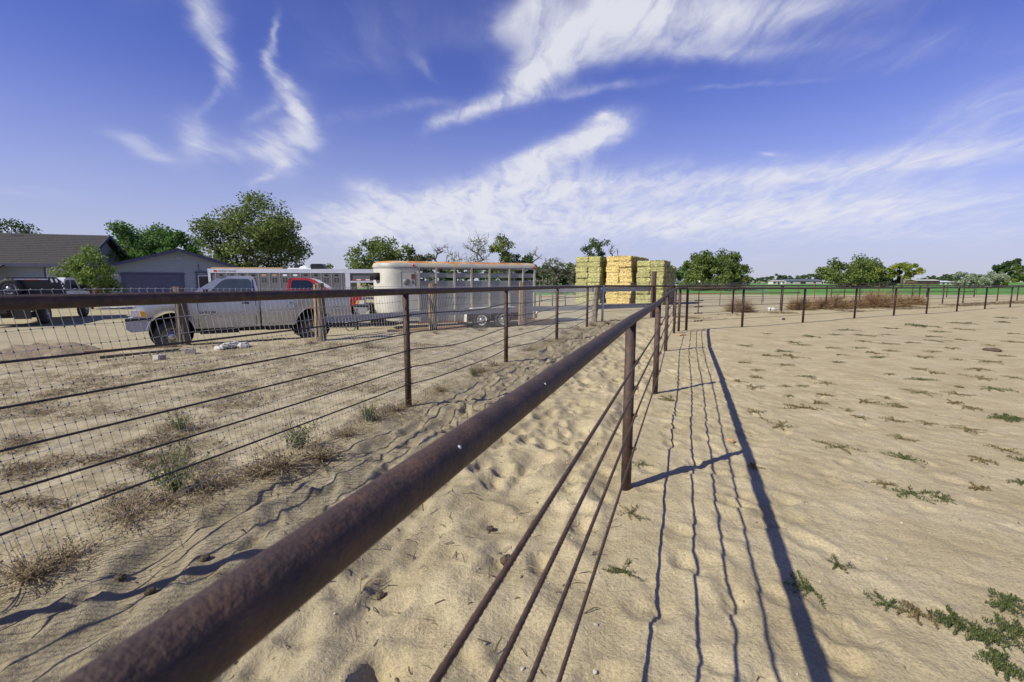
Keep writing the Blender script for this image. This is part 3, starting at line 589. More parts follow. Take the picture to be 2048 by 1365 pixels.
def make_pickup(root, paint, hub_r=3.39, cab_end=2.02, bed_end=4.47, W=1.98, glass=glassm, badge=True):
    RA = .51; zh = .39; sill = .56
    def zb(s_):
        for h in (0.0, hub_r):
            d = abs(s_ - h)
            if d < RA: return max(sill, zh + math.sqrt(RA * RA - d * d) * 1.28)
        return sill
    def pr(z, f): return .012 + .05 * (1 - f) ** 3 + .16 * max(0, z - .95) ** 1.8 - .012 * math.exp(-((z - .92) / .03) ** 2)
    ar = [a for h in (0.0, hub_r) for a in ([h - RA - .001, h - RA + .004] + [h + RA * math.sin(x) for x in np.linspace(-1.45, 1.45, 13)] + [h + RA - .004, h + RA + .001])]
    def zt1(s_): return float(np.interp(s_, [-.78, -.72, -.55, .30, .46, .56, 2.1], [1.02, 1.12, 1.165, 1.20, 1.24, 1.49, 1.50]))
    s1 = sorted([a for a in ar if a < 1.2] + [-.78, -.74, -.68, -.6, .53, .56, .7, 1.0, 1.5, 1.96, cab_end]); 
    o = hull([(s_, zb(s_) if s_ > -.55 else .6, zt1(s_), .10 * max(0, (-.45 - s_) / .33) ** 2 + (.02 if s_ >= cab_end else 0)) for s_ in s1], pr, W).build('body', paint, root, sharp=38)
    s2 = sorted([a for a in ar if a > 2.2] + [cab_end + .035, cab_end + .06, 2.4, 2.7, bed_end - .08, bed_end - .02, bed_end])
    hull([(s_, zb(s_), 1.40, (.03 if s_ >= bed_end else 0)) for s_ in s2], pr, W).build('bed', paint, root, sharp=38)
    MB().span((cab_end + .12, .09, 1.385), (bed_end - .06, W - .09, 1.404)).build('bed_opening', chassis, root)
    hd = MB(); st = [(-.74, 1.10), (-.66, 1.26), (-.45, 1.34), (.1, 1.41), (.5, 1.46)]
    V = []; F = []
    for s_, z in st:
        V += [(s_, .30, 1.05), (s_, .33, z - .04), (s_, .45, z), (s_, W - .45, z), (s_, W - .33, z - .04), (s_, W - .30, 1.05)]
    for i in range(4):
        for k in range(5): F.append((i * 6 + k, i * 6 + k + 1, (i + 1) * 6 + k + 1, (i + 1) * 6 + k))
    F.append((0, 1, 2, 3, 4, 5)); hd.add(V, F, True); hd.build('hood', paint, root, sharp=40)
    gr = MB().span((-.80, .62, .78), (-.76, W - .62, 1.14)).build('grille', chrome, root)
    # greenhouse: solid roof, pillars, glass
    def gh_pt(s_, z): return .10 + .20 * (z - 1.5) / .45
    def pane(poly, name, mat, off=-.004, parent=root):
        V = [(s_, gh_pt(s_, z) + off, z) for s_, z in poly] + [(s_, gh_pt(s_, z) + off + .012, z) for s_, z in poly]; n = len(poly)
        return MB().add(V, [tuple(range(n)), tuple(range(n, 2 * n))[::-1]] + [(i, n + i, n + (i + 1) % n, (i + 1) % n) for i in range(n)]).build(name, mat, parent)
    ol = [(.50, 1.49), (1.06, 1.87), (1.16, 1.915), (1.33, 1.94), (1.86, 1.94), (1.93, 1.905), (1.965, 1.83), (cab_end, 1.49)]
    V = [(s_, gh_pt(s_, z), z) for s_, z in ol] + [(s_, W - gh_pt(s_, z), z) for s_, z in ol]; n = len(ol)
    Vr = [(s_, gh_pt(s_, z) + (.06 if z > 1.93 else 0), z) for s_, z in ol]; V[:n] = Vr; V[n:] = [(a, W - y_, z) for a, y_, z in Vr]
    MB().add(V, [tuple(range(n)), tuple(range(n, 2 * n))[::-1]] + [(i, n + i, n + (i + 1) % n, (i + 1) % n) for i in range(n)]).build('cab', paint, root)
    for mir in (0, 1):
        def mm(o_):
            if mir: o_.scale = (1, -1, 1); o_.location.y = W
            return o_
        d_ = mm(pane([(.86, 1.50), (1.17, 1.80), (1.26, 1.845), (1.36, 1.855), (1.80, 1.855), (1.84, 1.82), (1.87, 1.50)], 'side_window', glass))
        mm(pane([(.88, 1.512), (1.18, 1.792), (1.27, 1.832), (1.36, 1.84), (1.73, 1.84), (1.76, 1.512)], 'window_pane', glass, -.007))
        mm(pane([(1.90, 1.50), (1.885, 1.84), (1.905, 1.84), (1.93, 1.50)], 'cab_seam', blackgloss, -.003))
        m_ = mm(MB().box((.80, -.06, 1.50), (.11, .16, .17)).box((.82, .05, 1.47), (.05, .12, .04)).build('mirror', blackgloss, root))
    wsV = [(.515, .22, 1.503), (1.05, .35, 1.862), (1.05, W - .35, 1.862), (.515, W - .22, 1.503)]; nrm = np.array([-.56, 0, .83]) * .008
    wsV = [tuple(np.array(p_) + nrm) for p_ in wsV] + [tuple(np.array(p_) - nrm) for p_ in wsV]
    MB().add(wsV, [(0, 1, 2, 3), (7, 6, 5, 4), (0, 4, 5, 1), (1, 5, 6, 2), (2, 6, 7, 3), (3, 7, 4, 0)]).build('windshield', glass, root)
    MB().span((1.985, .38, 1.52), (2.012, W - .38, 1.82)).build('rear_window', glass, root)
    for s_, z0, z1, n_ in ((.60, .60, 1.46, 'door_seam'), (1.93, .60, 1.46, 'door_seam')):
        mb = MB()
        for k in range(6): za = z0 + (z1 - z0) * k / 6; zc = z0 + (z1 - z0) * (k + 1) / 6; mb.span((s_ - .006, min(pr(za, (za - .56) / .94), pr(zc, (zc - .56) / .94)) - .002, za), (s_ + .006, .09, zc))
        mb.build(n_, blackgloss, root)
    MB().span((.62, -.008, .905), (cab_end - .02, .02, .935)).build('trim_strip', chrome if not badge else silver, root)
    MB().span((cab_end + .06, -.008, .905), (hub_r - RA - .03, .02, .935)).build('trim_strip', silver, root)
    MB().box((1.70, .0, 1.21), (.17, .04, .04)).build('door_handle', blackgloss, root)
    if badge:
        text_part('RAM 2500', .085, (.62, -.006, .955), (math.pi / 2, 0, 0), blackgloss, root)
        MB().lathe([(.10, .004), (.098, -.004), (.001, -.004)], (2.82, .028, 1.09), (0, 1, 0), 20).build('fuel_door', paint, root); MB().ring((2.82, .022, 1.09), (0, 1, 0), .102, .005, 20, 4).build('fuel_door_seam', blackgloss, root)
    # arches, bumpers, lamps
    for h in (0.0, hub_r):
        mb = MB(); mb.tube([(h + (RA + .01) * math.cos(a), .012, max(.56, zh + 1.28 * (RA + .01) * math.sin(a))) for a in np.linspace(.30, math.pi - .30, 18)], .013, 6).build('fender_lip', paint, root, sharp=50)
        MB().lathe([(.48, .0), (.47, .5), (.02, .5)], (h, .14, .50), (0, 1, 0), 20).build('wheel_well', chassis, root)
        wheel(root, h, .05, zh, zh, .24, .22); wheel(root, h, W - .05, zh, zh, .24, .22, False)
    MB().prism([(-.90, .62), (-.90, .86), (-.86, .90), (-.40, .90), (-.40, .80), (-.46, .56), (-.80, .54)], 1, .02, W - .02).build('front_bumper', bumperg, root)
    MB().prism([(-.905, .80), (-.905, .875), (-.39, .89), (-.39, .82)], 1, .012, W - .012).build('bumper_cap', blackgloss, root)
    MB().prism([(bed_end - .02, .52), (bed_end + .10, .52), (bed_end + .10, .72), (bed_end - .02, .72)], 1, .05, W - .05).build('rear_bumper', bumperg, root)
    for y0, y1 in ((-.004, .34), (W - .34, W + .004)):
        MB().prism([(-.785, .925), (-.775, 1.075), (-.56, 1.07), (-.52, .925)], 1, y0 + .02, y1).build('headlight', lampw, root)
        MB().prism([(-.58, .93), (-.60, 1.06), (-.50, 1.05), (-.46, .93)], 1, y0, y1 - .02 if y0 < .1 else y1).build('turn_signal', lampo, root)
        MB().span((bed_end - .015, max(y0, 0) + .02, .86), (bed_end + .02, max(y0, 0) + .2, 1.24)).build('tail_light', lampr, root)
    MB().span((-.5, .42, .42), (bed_end - .1, W - .42, .62)).span((.6, .2, .40), (1.5, .6, .58)).span((2.2, .25, .42), (2.8, .7, .6)).build('chassis', chassis, root)
TR = R(32.0)
tk = empty('pickup_truck', (-8.65, 12.0, -.155), TR, 'dusty silver two-door pickup facing left behind the wire mesh', 'truck'); make_pickup(tk, silver)
rt = empty('pickup_truck', (0, 0, -.18), 0, 'red pickup facing right, mostly hidden behind the silver pickup', 'truck'); make_pickup(rt, redp, 3.2, 2.02, 4.2, 1.9, darkglass, False)
a = atY(700, 610, 18.4); rt.rotation_euler = (0, 0, R(14 + 180)); rt.location = (a[0] - .75, a[1] + 1.9, -.18)

# white flatbed truck by the house, seen from behind
ft = empty('flatbed_truck', (-20.5, 19.3, -.18), R(116), 'white truck with black flatbed rack and spare wheel parked by the house', 'truck')
# local: x forward, y left
def fpart(mb, n, mt, sharp=None): return mb.build(n, mt, ft, sharp=sharp)
fpart(MB().prism([(2.55, .55), (2.55, 1.30), (2.70, 1.34), (3.0, 1.90), (3.25, 1.98), (4.1, 1.98), (4.4, 1.90), (4.95, 1.36), (6.1, 1.28), (6.25, 1.1), (6.25, .55)], 1, -.95, .95), 'cab', whitep)
for sgn in (-1, 1):
    fpart(MB().prism([(2.95, 1.36), (3.12, 1.85), (3.62, 1.88), (3.62, 1.36)], 1, sgn * .955 - .004, sgn * .955 + .004), 'side_window', darkglass)
    fpart(MB().prism([(3.72, 1.36), (3.72, 1.88), (4.25, 1.86), (4.72, 1.40), (4.72, 1.36)], 1, sgn * .955 - .004, sgn * .955 + .004), 'side_window', darkglass)
    fpart(MB().box((4.72, sgn * 1.15, 1.5), (.12, .26, .30)), 'mirror', blackgloss)
    for s_, nr in ((5.3, 0), (.75, 1)):
        wl = wheel(ft, s_, sgn * .98, .42, .42, .28, .23, False if sgn > 0 else True)
fpart(MB().span((-1.0, -1.15, .92), (2.5, 1.15, 1.02)).span((-.98, -1.14, .80), (-.9, 1.14, .92)), 'deck', blackgloss)
fpart(MB().span((-1.0, -.35, .55), (5.8, .35, .8)).span((.3, -.9, .3), (1.2, .9, .5)), 'chassis', chassis)
rack = MB(); rack.prism([(-1.16, 1.02), (-1.10, 1.7), (-.85, 1.98), (.85, 1.98), (1.10, 1.7), (1.16, 1.02)], 0, 2.42, 2.50); rk = fpart(rack, 'headache_rack', blackgloss)
for k in range(7): o = MB().box((2.405, 0, 1.20 + .075 * k), (.02, 1.5, .03)).build('rack_bar', black, rk)
for y in (-.86, -.70, .70, .86): MB().box((2.41, y, 1.84), (.012, .07, .17), rx=.25 * (1 if y > 0 else -1)).build('rack_light', lampw, rk)
MB().box((2.412, 0, 1.895), (.012, 1.15, .05)).build('light_bar', alum, rk)
for k in range(3): MB().box((2.41, -1.03 - .03 * k, 1.72 - .12 * k), (.012, .04, .07)).build('rack_light', lampw, rk)
MB().box((2.408, 0, 1.87), (.012, .5, .03)).build('red_marker', lampr, rk)
sp = wheel(ft, 1.9, .72, 1.45, .41, .26, .23, True); sp.name = 'spare_wheel'; sp.rotation_euler = (0, 0, R(-90)); sp.location = (2.1, .66, 1.5)
for sgn in (-1, 1):
    fpart(MB().box((-.98, sgn * .8, .55), (.02, .5, .45)), 'mud_flap', black); fpart(MB().box((-1.01, sgn * .95, .86), (.02, .25, .09)), 'tail_light', lampr)
fpart(MB().span((.1, -1.13, 1.0), (1.4, -.8, 1.06)).span((.1, .8, 1.0), (1.4, 1.13, 1.06)), 'fender', steel)

# cream stock trailer
ct = empty('stock_trailer', (-4.79, 17.0, -.22), R(24.376), 'cream and grey stock trailer with a rust stained rounded roof', 'trailer')
CW, CLn = 1.95, 6.3
def plan(ins, s_end=CLn, n=9):
    """outline of the rounded-nose trailer, near side first"""
    r_ = .62 - ins; P = [(s_end - ins * .3, ins)] + [(.75 - (.72 - ins) * math.sin(a), ins + (CW / 2 - ins) * (1 - math.cos(a))) for a in np.linspace(0, math.pi / 2, n)]
    Q = [(s_, CW - y) for s_, y in P[:-1]][::-1]; return P + Q
def cpart(mb, n, mt, sharp=None, parent=None): return mb.build(n, mt, parent or ct, sharp=sharp)
def shell(levels, cap=True):
    V = []; F = []
    for z, ins in levels: V += [(s_, y, z) for s_, y in plan(ins)]
    n = len(plan(0))
    for i in range(len(levels) - 1):
        for k in range(n): F.append((i * n + k, (i + 1) * n + k, (i + 1) * n + (k + 1) % n, i * n + (k + 1) % n))
    if cap: F.append(tuple(range((len(levels) - 1) * n, len(levels) * n))[::-1]); F.append(tuple(range(n)))
    return MB().add(V, F, True)
cpart(shell([(2.36, 0), (2.37, -.02), (2.45, -.018), (2.515, .03)]), 'roof', rustroof, 50)
cpart(shell([(2.512, .026), (2.53, .045), (2.575, .17), (2.595, .40), (2.60, .7)]), 'roof_crown', pmat('rusted_roof_crown', [(.30, (.50, .44, .32)), (.42, (.55, .36, .16)), (.55, (.48, .21, .06)), (.7, (.34, .13, .04))], 2.2, .7, 0, .2, 20), 50)
cpart(shell([(2.325, .0), (2.325, -.014), (2.365, -.014), (2.365, 0)]), 'roof_gutter', greywall, 30)
# nose: only the front part of the outline
NS = 1.48; pl = [(s_, y) for s_, y in plan(0, NS)]; n = len(pl); V = []
for z, k_ in ((.40, .30), (.62, .10), (.84, .0), (1.4, 0), (1.9, 0), (2.33, 0)): V += [(s_ + k_ * max(0, (1.2 - s_) / 1.2), y, z) for s_, y in pl]
F = [(i * n + k, (i + 1) * n + k, (i + 1) * n + k + 1, i * n + k + 1) for i in range(5) for k in range(n - 1)]
F.append(tuple(range(n))); cpart(MB().add(V, F, True), 'nose', cream, 40)
for k_ in (0, 1):
    Y0 = -.012 if k_ == 0 else CW + .012
    dr = MB().box((1.11, Y0 + (.006 if k_ == 0 else -.006), 1.88), (.50, .02, .62)); o = cpart(dr, 'hatch_door', cream)
    for bx_ in ((1.11, 2.19, .52, .014), (1.11, 1.57, .52, .014)): MB().box((bx_[0], Y0, bx_[1]), (bx_[2], .014, bx_[3])).build('door_seam', chassis, o)
    for bx_ in (.86, 1.36): MB().box((bx_, Y0, 1.88), (.014, .014, .62)).build('door_seam', chassis, o)
    MB().lathe([(.125, .012), (.12, -.014), (.06, -.026), (.001, -.028)], (1.04, Y0, 1.83), (0, 1 if k_ == 0 else -1, 0), 20).build('round_vent', steel, o)
    MB().box((1.27, Y0 - .006, 1.82), (.05, .02, .11)).build('latch', chassis, o); MB().box((1.28, Y0 - .002, 2.02), (.13, .012, .20)).build('rust_patch', rustsill, o)
    # nose window
    q = plan(-.006); MB().tube([(.10, .55 if k_ == 0 else CW - .55, 1.90), (.10, .55 if k_ == 0 else CW - .55, 2.16)], .16, 14).build('nose_window', hole, ct)
    posts = [1.50, 2.16, 2.87, 3.55, 4.30, 5.15, 5.75, 6.27]; sy = 0 if k_ == 0 else CW
    for i, s_ in enumerate(posts): cpart(MB().box((s_, sy, 1.35), (.065, .06, 2.02)), 'side_post', pmat('post_paint', [(.3, (.30, .285, .23)), (.5, (.38, .365, .30)), (.72, (.33, .20, .10))], 3, .6))
    sgn = 1 if k_ == 0 else -1
    for z0, z1 in ((1.985, 2.165), (1.66, 1.875), (1.44, 1.652), (1.21, 1.432), (.98, 1.202), (.66, .972), (.34, .652)):
        V0 = MB().span((1.50, sy + sgn * .02, z0), (6.27, sy + sgn * .045, z1)); cpart(V0, 'side_board', greywall)
    cpart(MB().span((1.40, sy - .02, .28), (6.3, sy + .02, .345)), 'sill', rustsill)
    # fender and wheels
    fP = [(3.22, .30), (3.24, .62), (3.34, .76), (3.5, .83), (5.30, .85), (5.52, .80), (5.62, .66), (5.64, .30)]
    V = [(s_, sy - sgn * .30, z) for s_, z in fP] + [(s_, sy + sgn * .03, z) for s_, z in fP]; n = len(fP)
    V += [(s_, sy - sgn * .30, z - .05 if 0 < i < n - 1 else z) for i, (s_, z) in enumerate(fP)]
    cpart(MB().add(V, [(i, i + 1, n + i + 1, n + i) for i in range(n - 1)] + [(i, i + 1, 2 * n + i + 1, 2 * n + i) for i in range(n - 1)], True), 'fender', cream, 40)
    cpart(MB().span((3.26, sy + sgn * .0, .30), (5.60, sy + sgn * .018, .80)), 'wheel_well', chassis)
    for s_ in (3.86, 4.76): wheel(ct, s_, sy - sgn * .26, .36, .36, .2, .20, k_ == 0, white)
    cpart(MB().lathe([(.05, .0), (.045, -.03), (.001, -.04)], (1.30, sy - sgn * .03, 2.43), (0, sgn, 0), 10), 'marker_light', lampr)
    cpart(MB().lathe([(.05, .0), (.045, -.03), (.001, -.04)], (6.22, sy - sgn * .03, 2.40), (0, sgn, 0), 10), 'marker_light', lampr)
    cpart(MB().box((6.36, sy + sgn * .06, .55), (.06, .16, .42)), 'light_housing', rustsill); cpart(MB().lathe([(.07, .0), (.06, -.03), (.001, -.03)], (6.38, sy - sgn * .03, .56), (0, sgn, 0), 12), 'tail_light', lampw)
cpart(MB().span((.9, .05, .34), (6.3, CW - .05, .42)), 'floor', chassis)
cpart(MB().span((6.24, .3, .42), (6.28, CW - .05, 1.7)), 'rear_gate', greywall)
cpart(MB().tube([(6.33, .02, .6), (6.34, .02, 1.35), (6.40, .02, 1.55), (6.50, .02, 1.60), (6.58, .02, 1.5), (6.60, .02, 1.0)], .02, 8), 'gate_loop', cream)
cpart(MB().box((3.9, .95, 2.40), (4.7, 1.8, .03)), 'ceiling', chassis)
cpart(MB().tube([(1.2, .3, .45), (-.95, CW / 2, .48)], .045, 6).tube([(1.2, CW - .3, .45), (-.95, CW / 2, .48)], .045, 6), 'hitch_frame', chassis)
cpart(MB().box((-1.02, CW / 2, .52), (.3, .12, .12)), 'coupler', chassis)
cpart(MB().tube([(-.62, CW / 2, .0), (-.62, CW / 2, .85)], .035, 8).box((-.62, CW / 2, .01), (.2, .2, .02)), 'jack', chassis)
cpart(MB().ring((-.9, CW / 2 - .35, .22), (.3, 1, 0), .17, .018, 16, 5), 'jack_wheel', chassis)

# aluminium gooseneck trailer with punched sides
gt = empty('gooseneck_trailer', (-17.71, 28.0, -.18), R(8), 'long aluminium gooseneck stock trailer with punched grey side panels', 'trailer')
GL, GW = 7.95, 2.2
def gpart(mb, n, mt, parent=None): return mb.build(n, mt, parent or gt)
gpart(MB().span((0, .03, .55), (GL, GW, 2.30)), 'wall', alpanel)
gpart(MB().span((-.04, -.02, 2.29), (9.75, GW + .02, 2.53)), 'roof_band', alum)
gpart(MB().span((-.03, -.012, .5), (.10, .06, 2.30)), 'corner_post', alum); gpart(MB().span((GL - .28, -.012, .5), (GL, .06, 2.30)), 'corner_post', alum)
for k in range(13):
    s_ = .38 + .59 * k
    if s_ > GL - .4: break
    pn = gpart(MB().span((s_ + .04, .004, .62), (s_ + .54, .03, 2.27)), 'side_panel', alpanel)
    gpart(MB().span((s_ - .035, -.012, .6), (s_ + .035, .035, 2.29)), 'panel_rib', pmat('rib_grey', [(.4, (.24, .24, .245))], 3, .45, .4))
    def oval(cs, cz, rw, rh): return [(cs + rw * math.cos(a) * (1 if abs(math.cos(a)) < .8 else 1), cz + rh * math.sin(a)) for a in np.linspace(0, 2 * math.pi, 13)[:-1]]
    MB().prism(oval(s_ + .29, 2.16, .13, .055), 1, -.001, .01).build('vent_hole', [hole, tanwood, lampw][(0 if k not in (4, 5, 6, 7) else (1 if k in (4, 5) else 2))], pn)
    for rz_ in range(3):
        for cx_ in (-.08, .08): MB().prism(oval(s_ + .29 + cx_, 1.97 - .10 * rz_, .06, .032), 1, -.001, .01).build('vent_hole', hole, pn)
gpart(MB().span((GL, .05, 1.80), (9.7, GW - .05, 2.29)), 'neck', alpanel); gpart(MB().span((GL - .02, -.01, 1.72), (9.75, GW, 1.82)), 'neck_rail', alum)
for k in range(6): gpart(MB().span((GL + .1 + .27 * k, .035, 1.86), (GL + .35 + .27 * k, .05, 1.91)), 'reflective_tape', lampr if k % 2 == 0 else white)
gpart(MB().span((9.4, 1.0, .5), (9.6, 1.2, 1.8)), 'coupler_leg', chassis)
gpart(MB().span((0, .1, .42), (GL, GW - .1, .56)), 'floor_frame', alum)
for s_ in (3.2, 4.2):
    wheel(gt, s_, -.02, .42, .4, .24, .2, True); wheel(gt, s_, GW + .02, .42, .4, .24, .2, False)
gpart(MB().span((0, .35, 2.53), (4.0, 1.0, 2.62)), 'roof_plank', tanwood)
gpart(MB().span((4.3, .4, 2.53), (5.6, 1.6, 2.60)), 'roof_vent', white)
gpart(MB().prism([(5.55, 2.53), (5.55, 2.80), (5.65, 2.86), (6.2, 2.86), (6.36, 2.72), (6.36, 2.53)], 1, .5, 1.3), 'roof_cooler', blackgloss)
gpart(MB().lathe([(.35, .0), (.25, .1), (.001, .14)], (5.1, 1, 2.6), (0, 0, 1), 14), 'vent_dome', white)
gpart(MB().prism([(4.35, 2.6), (4.45, 2.82), (4.7, 2.82), (5.0, 2.6)], 1, 1.2, 1.7), 'vent_hood', blackgloss)
text_part('WILSON TRAILER', .13, (.50, -.024, 2.35), (math.pi / 2, 0, 0), blackgloss, gt)
gpart(MB().box((.38, -.024, 2.40), (.17, .01, .11), ry=.2), 'red_emblem', lampr)
# dark slatted pallets beyond the hitch
for k in range(2):
    a = atY(742, 618, 19.6 + .1 * k); pr_ = empty('pallet_stack', (a[0] - .1, a[1], -.18 + .46 * k), R(12), ['lower slatted timber pallet beside the trailer nose', 'upper slatted timber pallet beside the trailer nose'][k], 'pallet')
    for q in range(3): MB().span((0, .1 + .38 * q, .0), (1.15, .2 + .38 * q, .09)).build('runner', brownpost, pr_)
    for q in range(6): MB().span((.02 + .2 * q, 0, .09), (.15 + .2 * q, 1.0, .12)).build('slat', tanwood, pr_)
    MB().span((.05, 0, .12), (1.1, .04, .44)).build('crate_side', brownpost, pr_); MB().span((0, .02, .40), (1.15, 1.0, .45)).build('top_slat', tanwood, pr_)

# ------------------------------------------------------------------ house and garage
ga = empty('garage', (-29.72, 35.0, -.18), R(35), 'blue grey gabled garage with a wide purple grey door', 'garage')
ga.scale = (.915, 1, 1); GA_W = 9.0; GD = 8.0
def gable(s_): return float(np.interp(s_, [-.6, 5.0, 9.6], [2.68, 4.20, 2.78]))
def apart(mb, n, mt, parent=None): return mb.build(n, mt, parent or ga)
apart(MB().prism([(.2, 0), (.2, 2.82), (5.0, 4.10), (GA_W + .1, 2.85), (GA_W + .1, 0)], 1, .04, GD), 'wall', siding)
z = 0.05
while z < 4.05:
    z1 = z + .222
    def lim(zz_): return (.2 if zz_ < 2.8 else np.interp(zz_, [2.82, 4.10], [.2, 5.0])), (GA_W + .1 if zz_ < 2.8 else np.interp(zz_, [2.85, 4.10], [GA_W + .1, 5.0]))
    a, c = lim(z), lim(min(z1, 4.09))
    V = [(a[0], .0, z), (a[1], .0, z), (c[1], .03, z1 - .004), (c[0], .03, z1 - .004), (a[0], .045, z), (a[1], .045, z), (c[1], .045, z1 - .004), (c[0], .045, z1 - .004)]
    apart(MB().add(V, [(0, 1, 2, 3), (7, 6, 5, 4), (0, 4, 5, 1), (2, 6, 7, 3), (1, 5, 6, 2), (0, 3, 7, 4)]), 'siding_board', siding); z = z1
for sl_ in (((-.62, 2.68), (5.0, 4.22)), ((5.0, 4.22), (9.65, 2.80))):
    (x0, z0), (x1, z1) = sl_; apart(MB().prism([(x0, z0), (x1, z1), (x1, z1 + .09), (x0, z0 + .09)], 1, -.55, GD + .4), 'roof', shingle)
    apart(MB().prism([(x0, z0 - .14), (x1, z1 - .14), (x1, z1 + .06), (x0, z0 + .06)], 1, -.60, -.55), 'fascia', trimp)
    apart(MB().prism([(x0 + .02, z0 - .02), (x1, z1 - .02), (x1, z1 - .001), (x0 + .02, z0 - .001)], 1, -.55, .0), 'soffit', trimp)
gd_ = apart(MB().span((1.18, -.02, .02), (5.03, .03, 2.28)), 'garage_door', gdoor)
for k in range(11): MB().span((1.2, -.035, .05 + .203 * k), (5.01, -.015, .05 + .203 * k + .188)).build('door_panel', gdoor, gd_)
for q in (((1.0, -.05, 0), (1.18, .03, 2.28)), ((5.03, -.05, 0), (5.21, .03, 2.28)), ((.95, -.05, 2.283), (5.26, .03, 2.44))): MB().span(*q).build('door_trim', trimp, gd_)
sd_ = apart(MB().span((6.2, -.03, .02), (7.2, .03, 2.3)), 'side_door', trimp)
MB().span((6.27, -.036, .1), (7.13, -.028, 2.22)).build('screen', darkglass, sd_)
for q in (((6.05, -.05, 0), (6.2, .03, 2.44)), ((7.2, -.05, 0), (7.35, .03, 2.44)), ((6.0, -.05, 2.443), (7.4, .03, 2.56))): MB().span(*q).build('door_trim', trimp, sd_)
MB().span((6.2, -.045, 0.1), (6.25, -.03, 2.25)).build('screen_frame', white, sd_); MB().span((6.25, -.045, 2.2), (7.15, -.03, 2.25)).build('screen_frame', white, sd_)
for k in range(3): MB().lathe([(.07, 0), (.06, -.10), (.001, -.11)], (.42 + .2 * k, -.06, 2.28), (.1 * (k - 1), 1, .3), 10).build('flood_light', lampw, ga)
apart(MB().span((4.75, -.015, 3.40), (5.2, .03, 3.72)), 'gable_vent', siding); apart(MB().tube([(6.3, -.03, 3.15), (6.3, -.03, 2.7), (6.5, -.03, 2.62)], .02, 6), 'conduit', darkcable)
dv = link('driveway', MB().box((0, 0, 0), (6, 5, .06)).mesh('driveway'), concrete); dv.location = (-25.6, 34.4, -.17); dv.rotation_euler = (0, 0, R(35)); tag(dv, 'concrete apron before the garage door', kind='structure')

hs = empty('house', (-36.5, 40.6, -.18), R(18), 'low blue grey house with a long dark shingled gable roof', 'house')
def hpart(mb, n, mt, parent=None): return mb.build(n, mt, parent or hs)
hs.scale = (1, 1, 1.06); HL, HD = 19.0, 9.0          # extends to the left (negative x)
hpart(MB().prism([(0, 0), (0, 2.9), (HD / 2, 5.35), (HD, 2.9), (HD, 0)], 0, -HL, 0), 'wall', siding)
for z in np.arange(.1, 2.9, .235): hpart(MB().span((-HL, -.02, z), (-.02, .01, z + .222)), 'siding_board', siding)
for y0, y1, z0, z1 in ((-.55, HD / 2, 2.92, 5.55), (HD + .55, HD / 2, 2.92, 5.55)):
    m_ = hpart(MB().prism([(y0, z0), (y1, z1), (y1, z1 + .1), (y0, z0 + .1)], 0, -HL, .5), 'roof', shingle)
    if y0 < 0:
        nr = 17
        for k in range(nr):
            f0 = k / nr; f1 = (k + 1) / nr; ya, za = y0 + (y1 - y0) * f0, z0 + .1 + (z1 - z0) * f0; yb, zb_ = y0 + (y1 - y0) * f1, z0 + .1 + (z1 - z0) * f1
            MB().prism([(ya - .01, za + .002), (ya - .01, za + .03), (yb, zb_ + .012), (yb, zb_ + .002)], 0, -HL, .5).build('shingle_course', shingle, m_)
hpart(MB().span((-HL, -.60, 2.80), (.5, -.55, 3.04)), 'fascia', trimp)
for ya, yb in ((-.6, HD / 2), (HD + .6, HD / 2)): hpart(MB().prism([(ya, 2.78), (yb, 5.43), (yb, 5.68), (ya, 3.05)], 0, .5, .56), 'fascia', trimp)
wd_ = hpart(MB().span((-2.3, -.05, 1.7), (-.7, 0, 2.68)), 'window', white)
MB().span((-2.24, -.058, 1.76), (-1.32, -.045, 2.62)).build('pane', pmat('curtained_glass', [(.3, (.20, .25, .26)), (.7, (.28, .33, .34))], 2, .2), wd_); MB().span((-1.26, -.058, 1.76), (-.76, -.045, 2.62)).build('pane', MATS['curtained_glass'], wd_)
MB().span((-2.45, -.06, 1.6), (-2.3, 0, 2.75)).build('frame', trimp, wd_)
po = hpart(MB().prism([(-2.4, 2.3), (-.55, 2.85), (-.55, 2.95), (-2.4, 2.4)], 0, -HL, -4.7), 'porch_roof', shingle); MB().span((-HL, -2.46, 2.18), (-4.65, -2.4, 2.42)).build('fascia', trimp, po)
for s_ in (-6.2, -9.5): MB().span((s_ - .07, -2.3, 0), (s_ + .07, -2.16, 2.3)).build('porch_post', trimp, po)
hpart(MB().tube([(-6.4, 4.0, 5.4), (-6.4, 4.0, 6.1)], .05, 8), 'vent_pipe', galvp)
# small board fence between house and garage
gf = empty('board_fence', (-29.9, 35.6, -.18), R(20), 'dark brown upright board fence left of the garage', 'fence')
for k in range(14): MB().span((-.35 + .11 * k - 1, 0, 0), (-.25 + .11 * k - 1, .03, 1.75 + .03 * (k % 2))).build('board', brownpost, gf)
MB().span((-1.4, .03, .5), (.25, .08, .6)).span((-1.4, .03, 1.4), (.25, .08, 1.5)).build('rail', brownpost, gf)

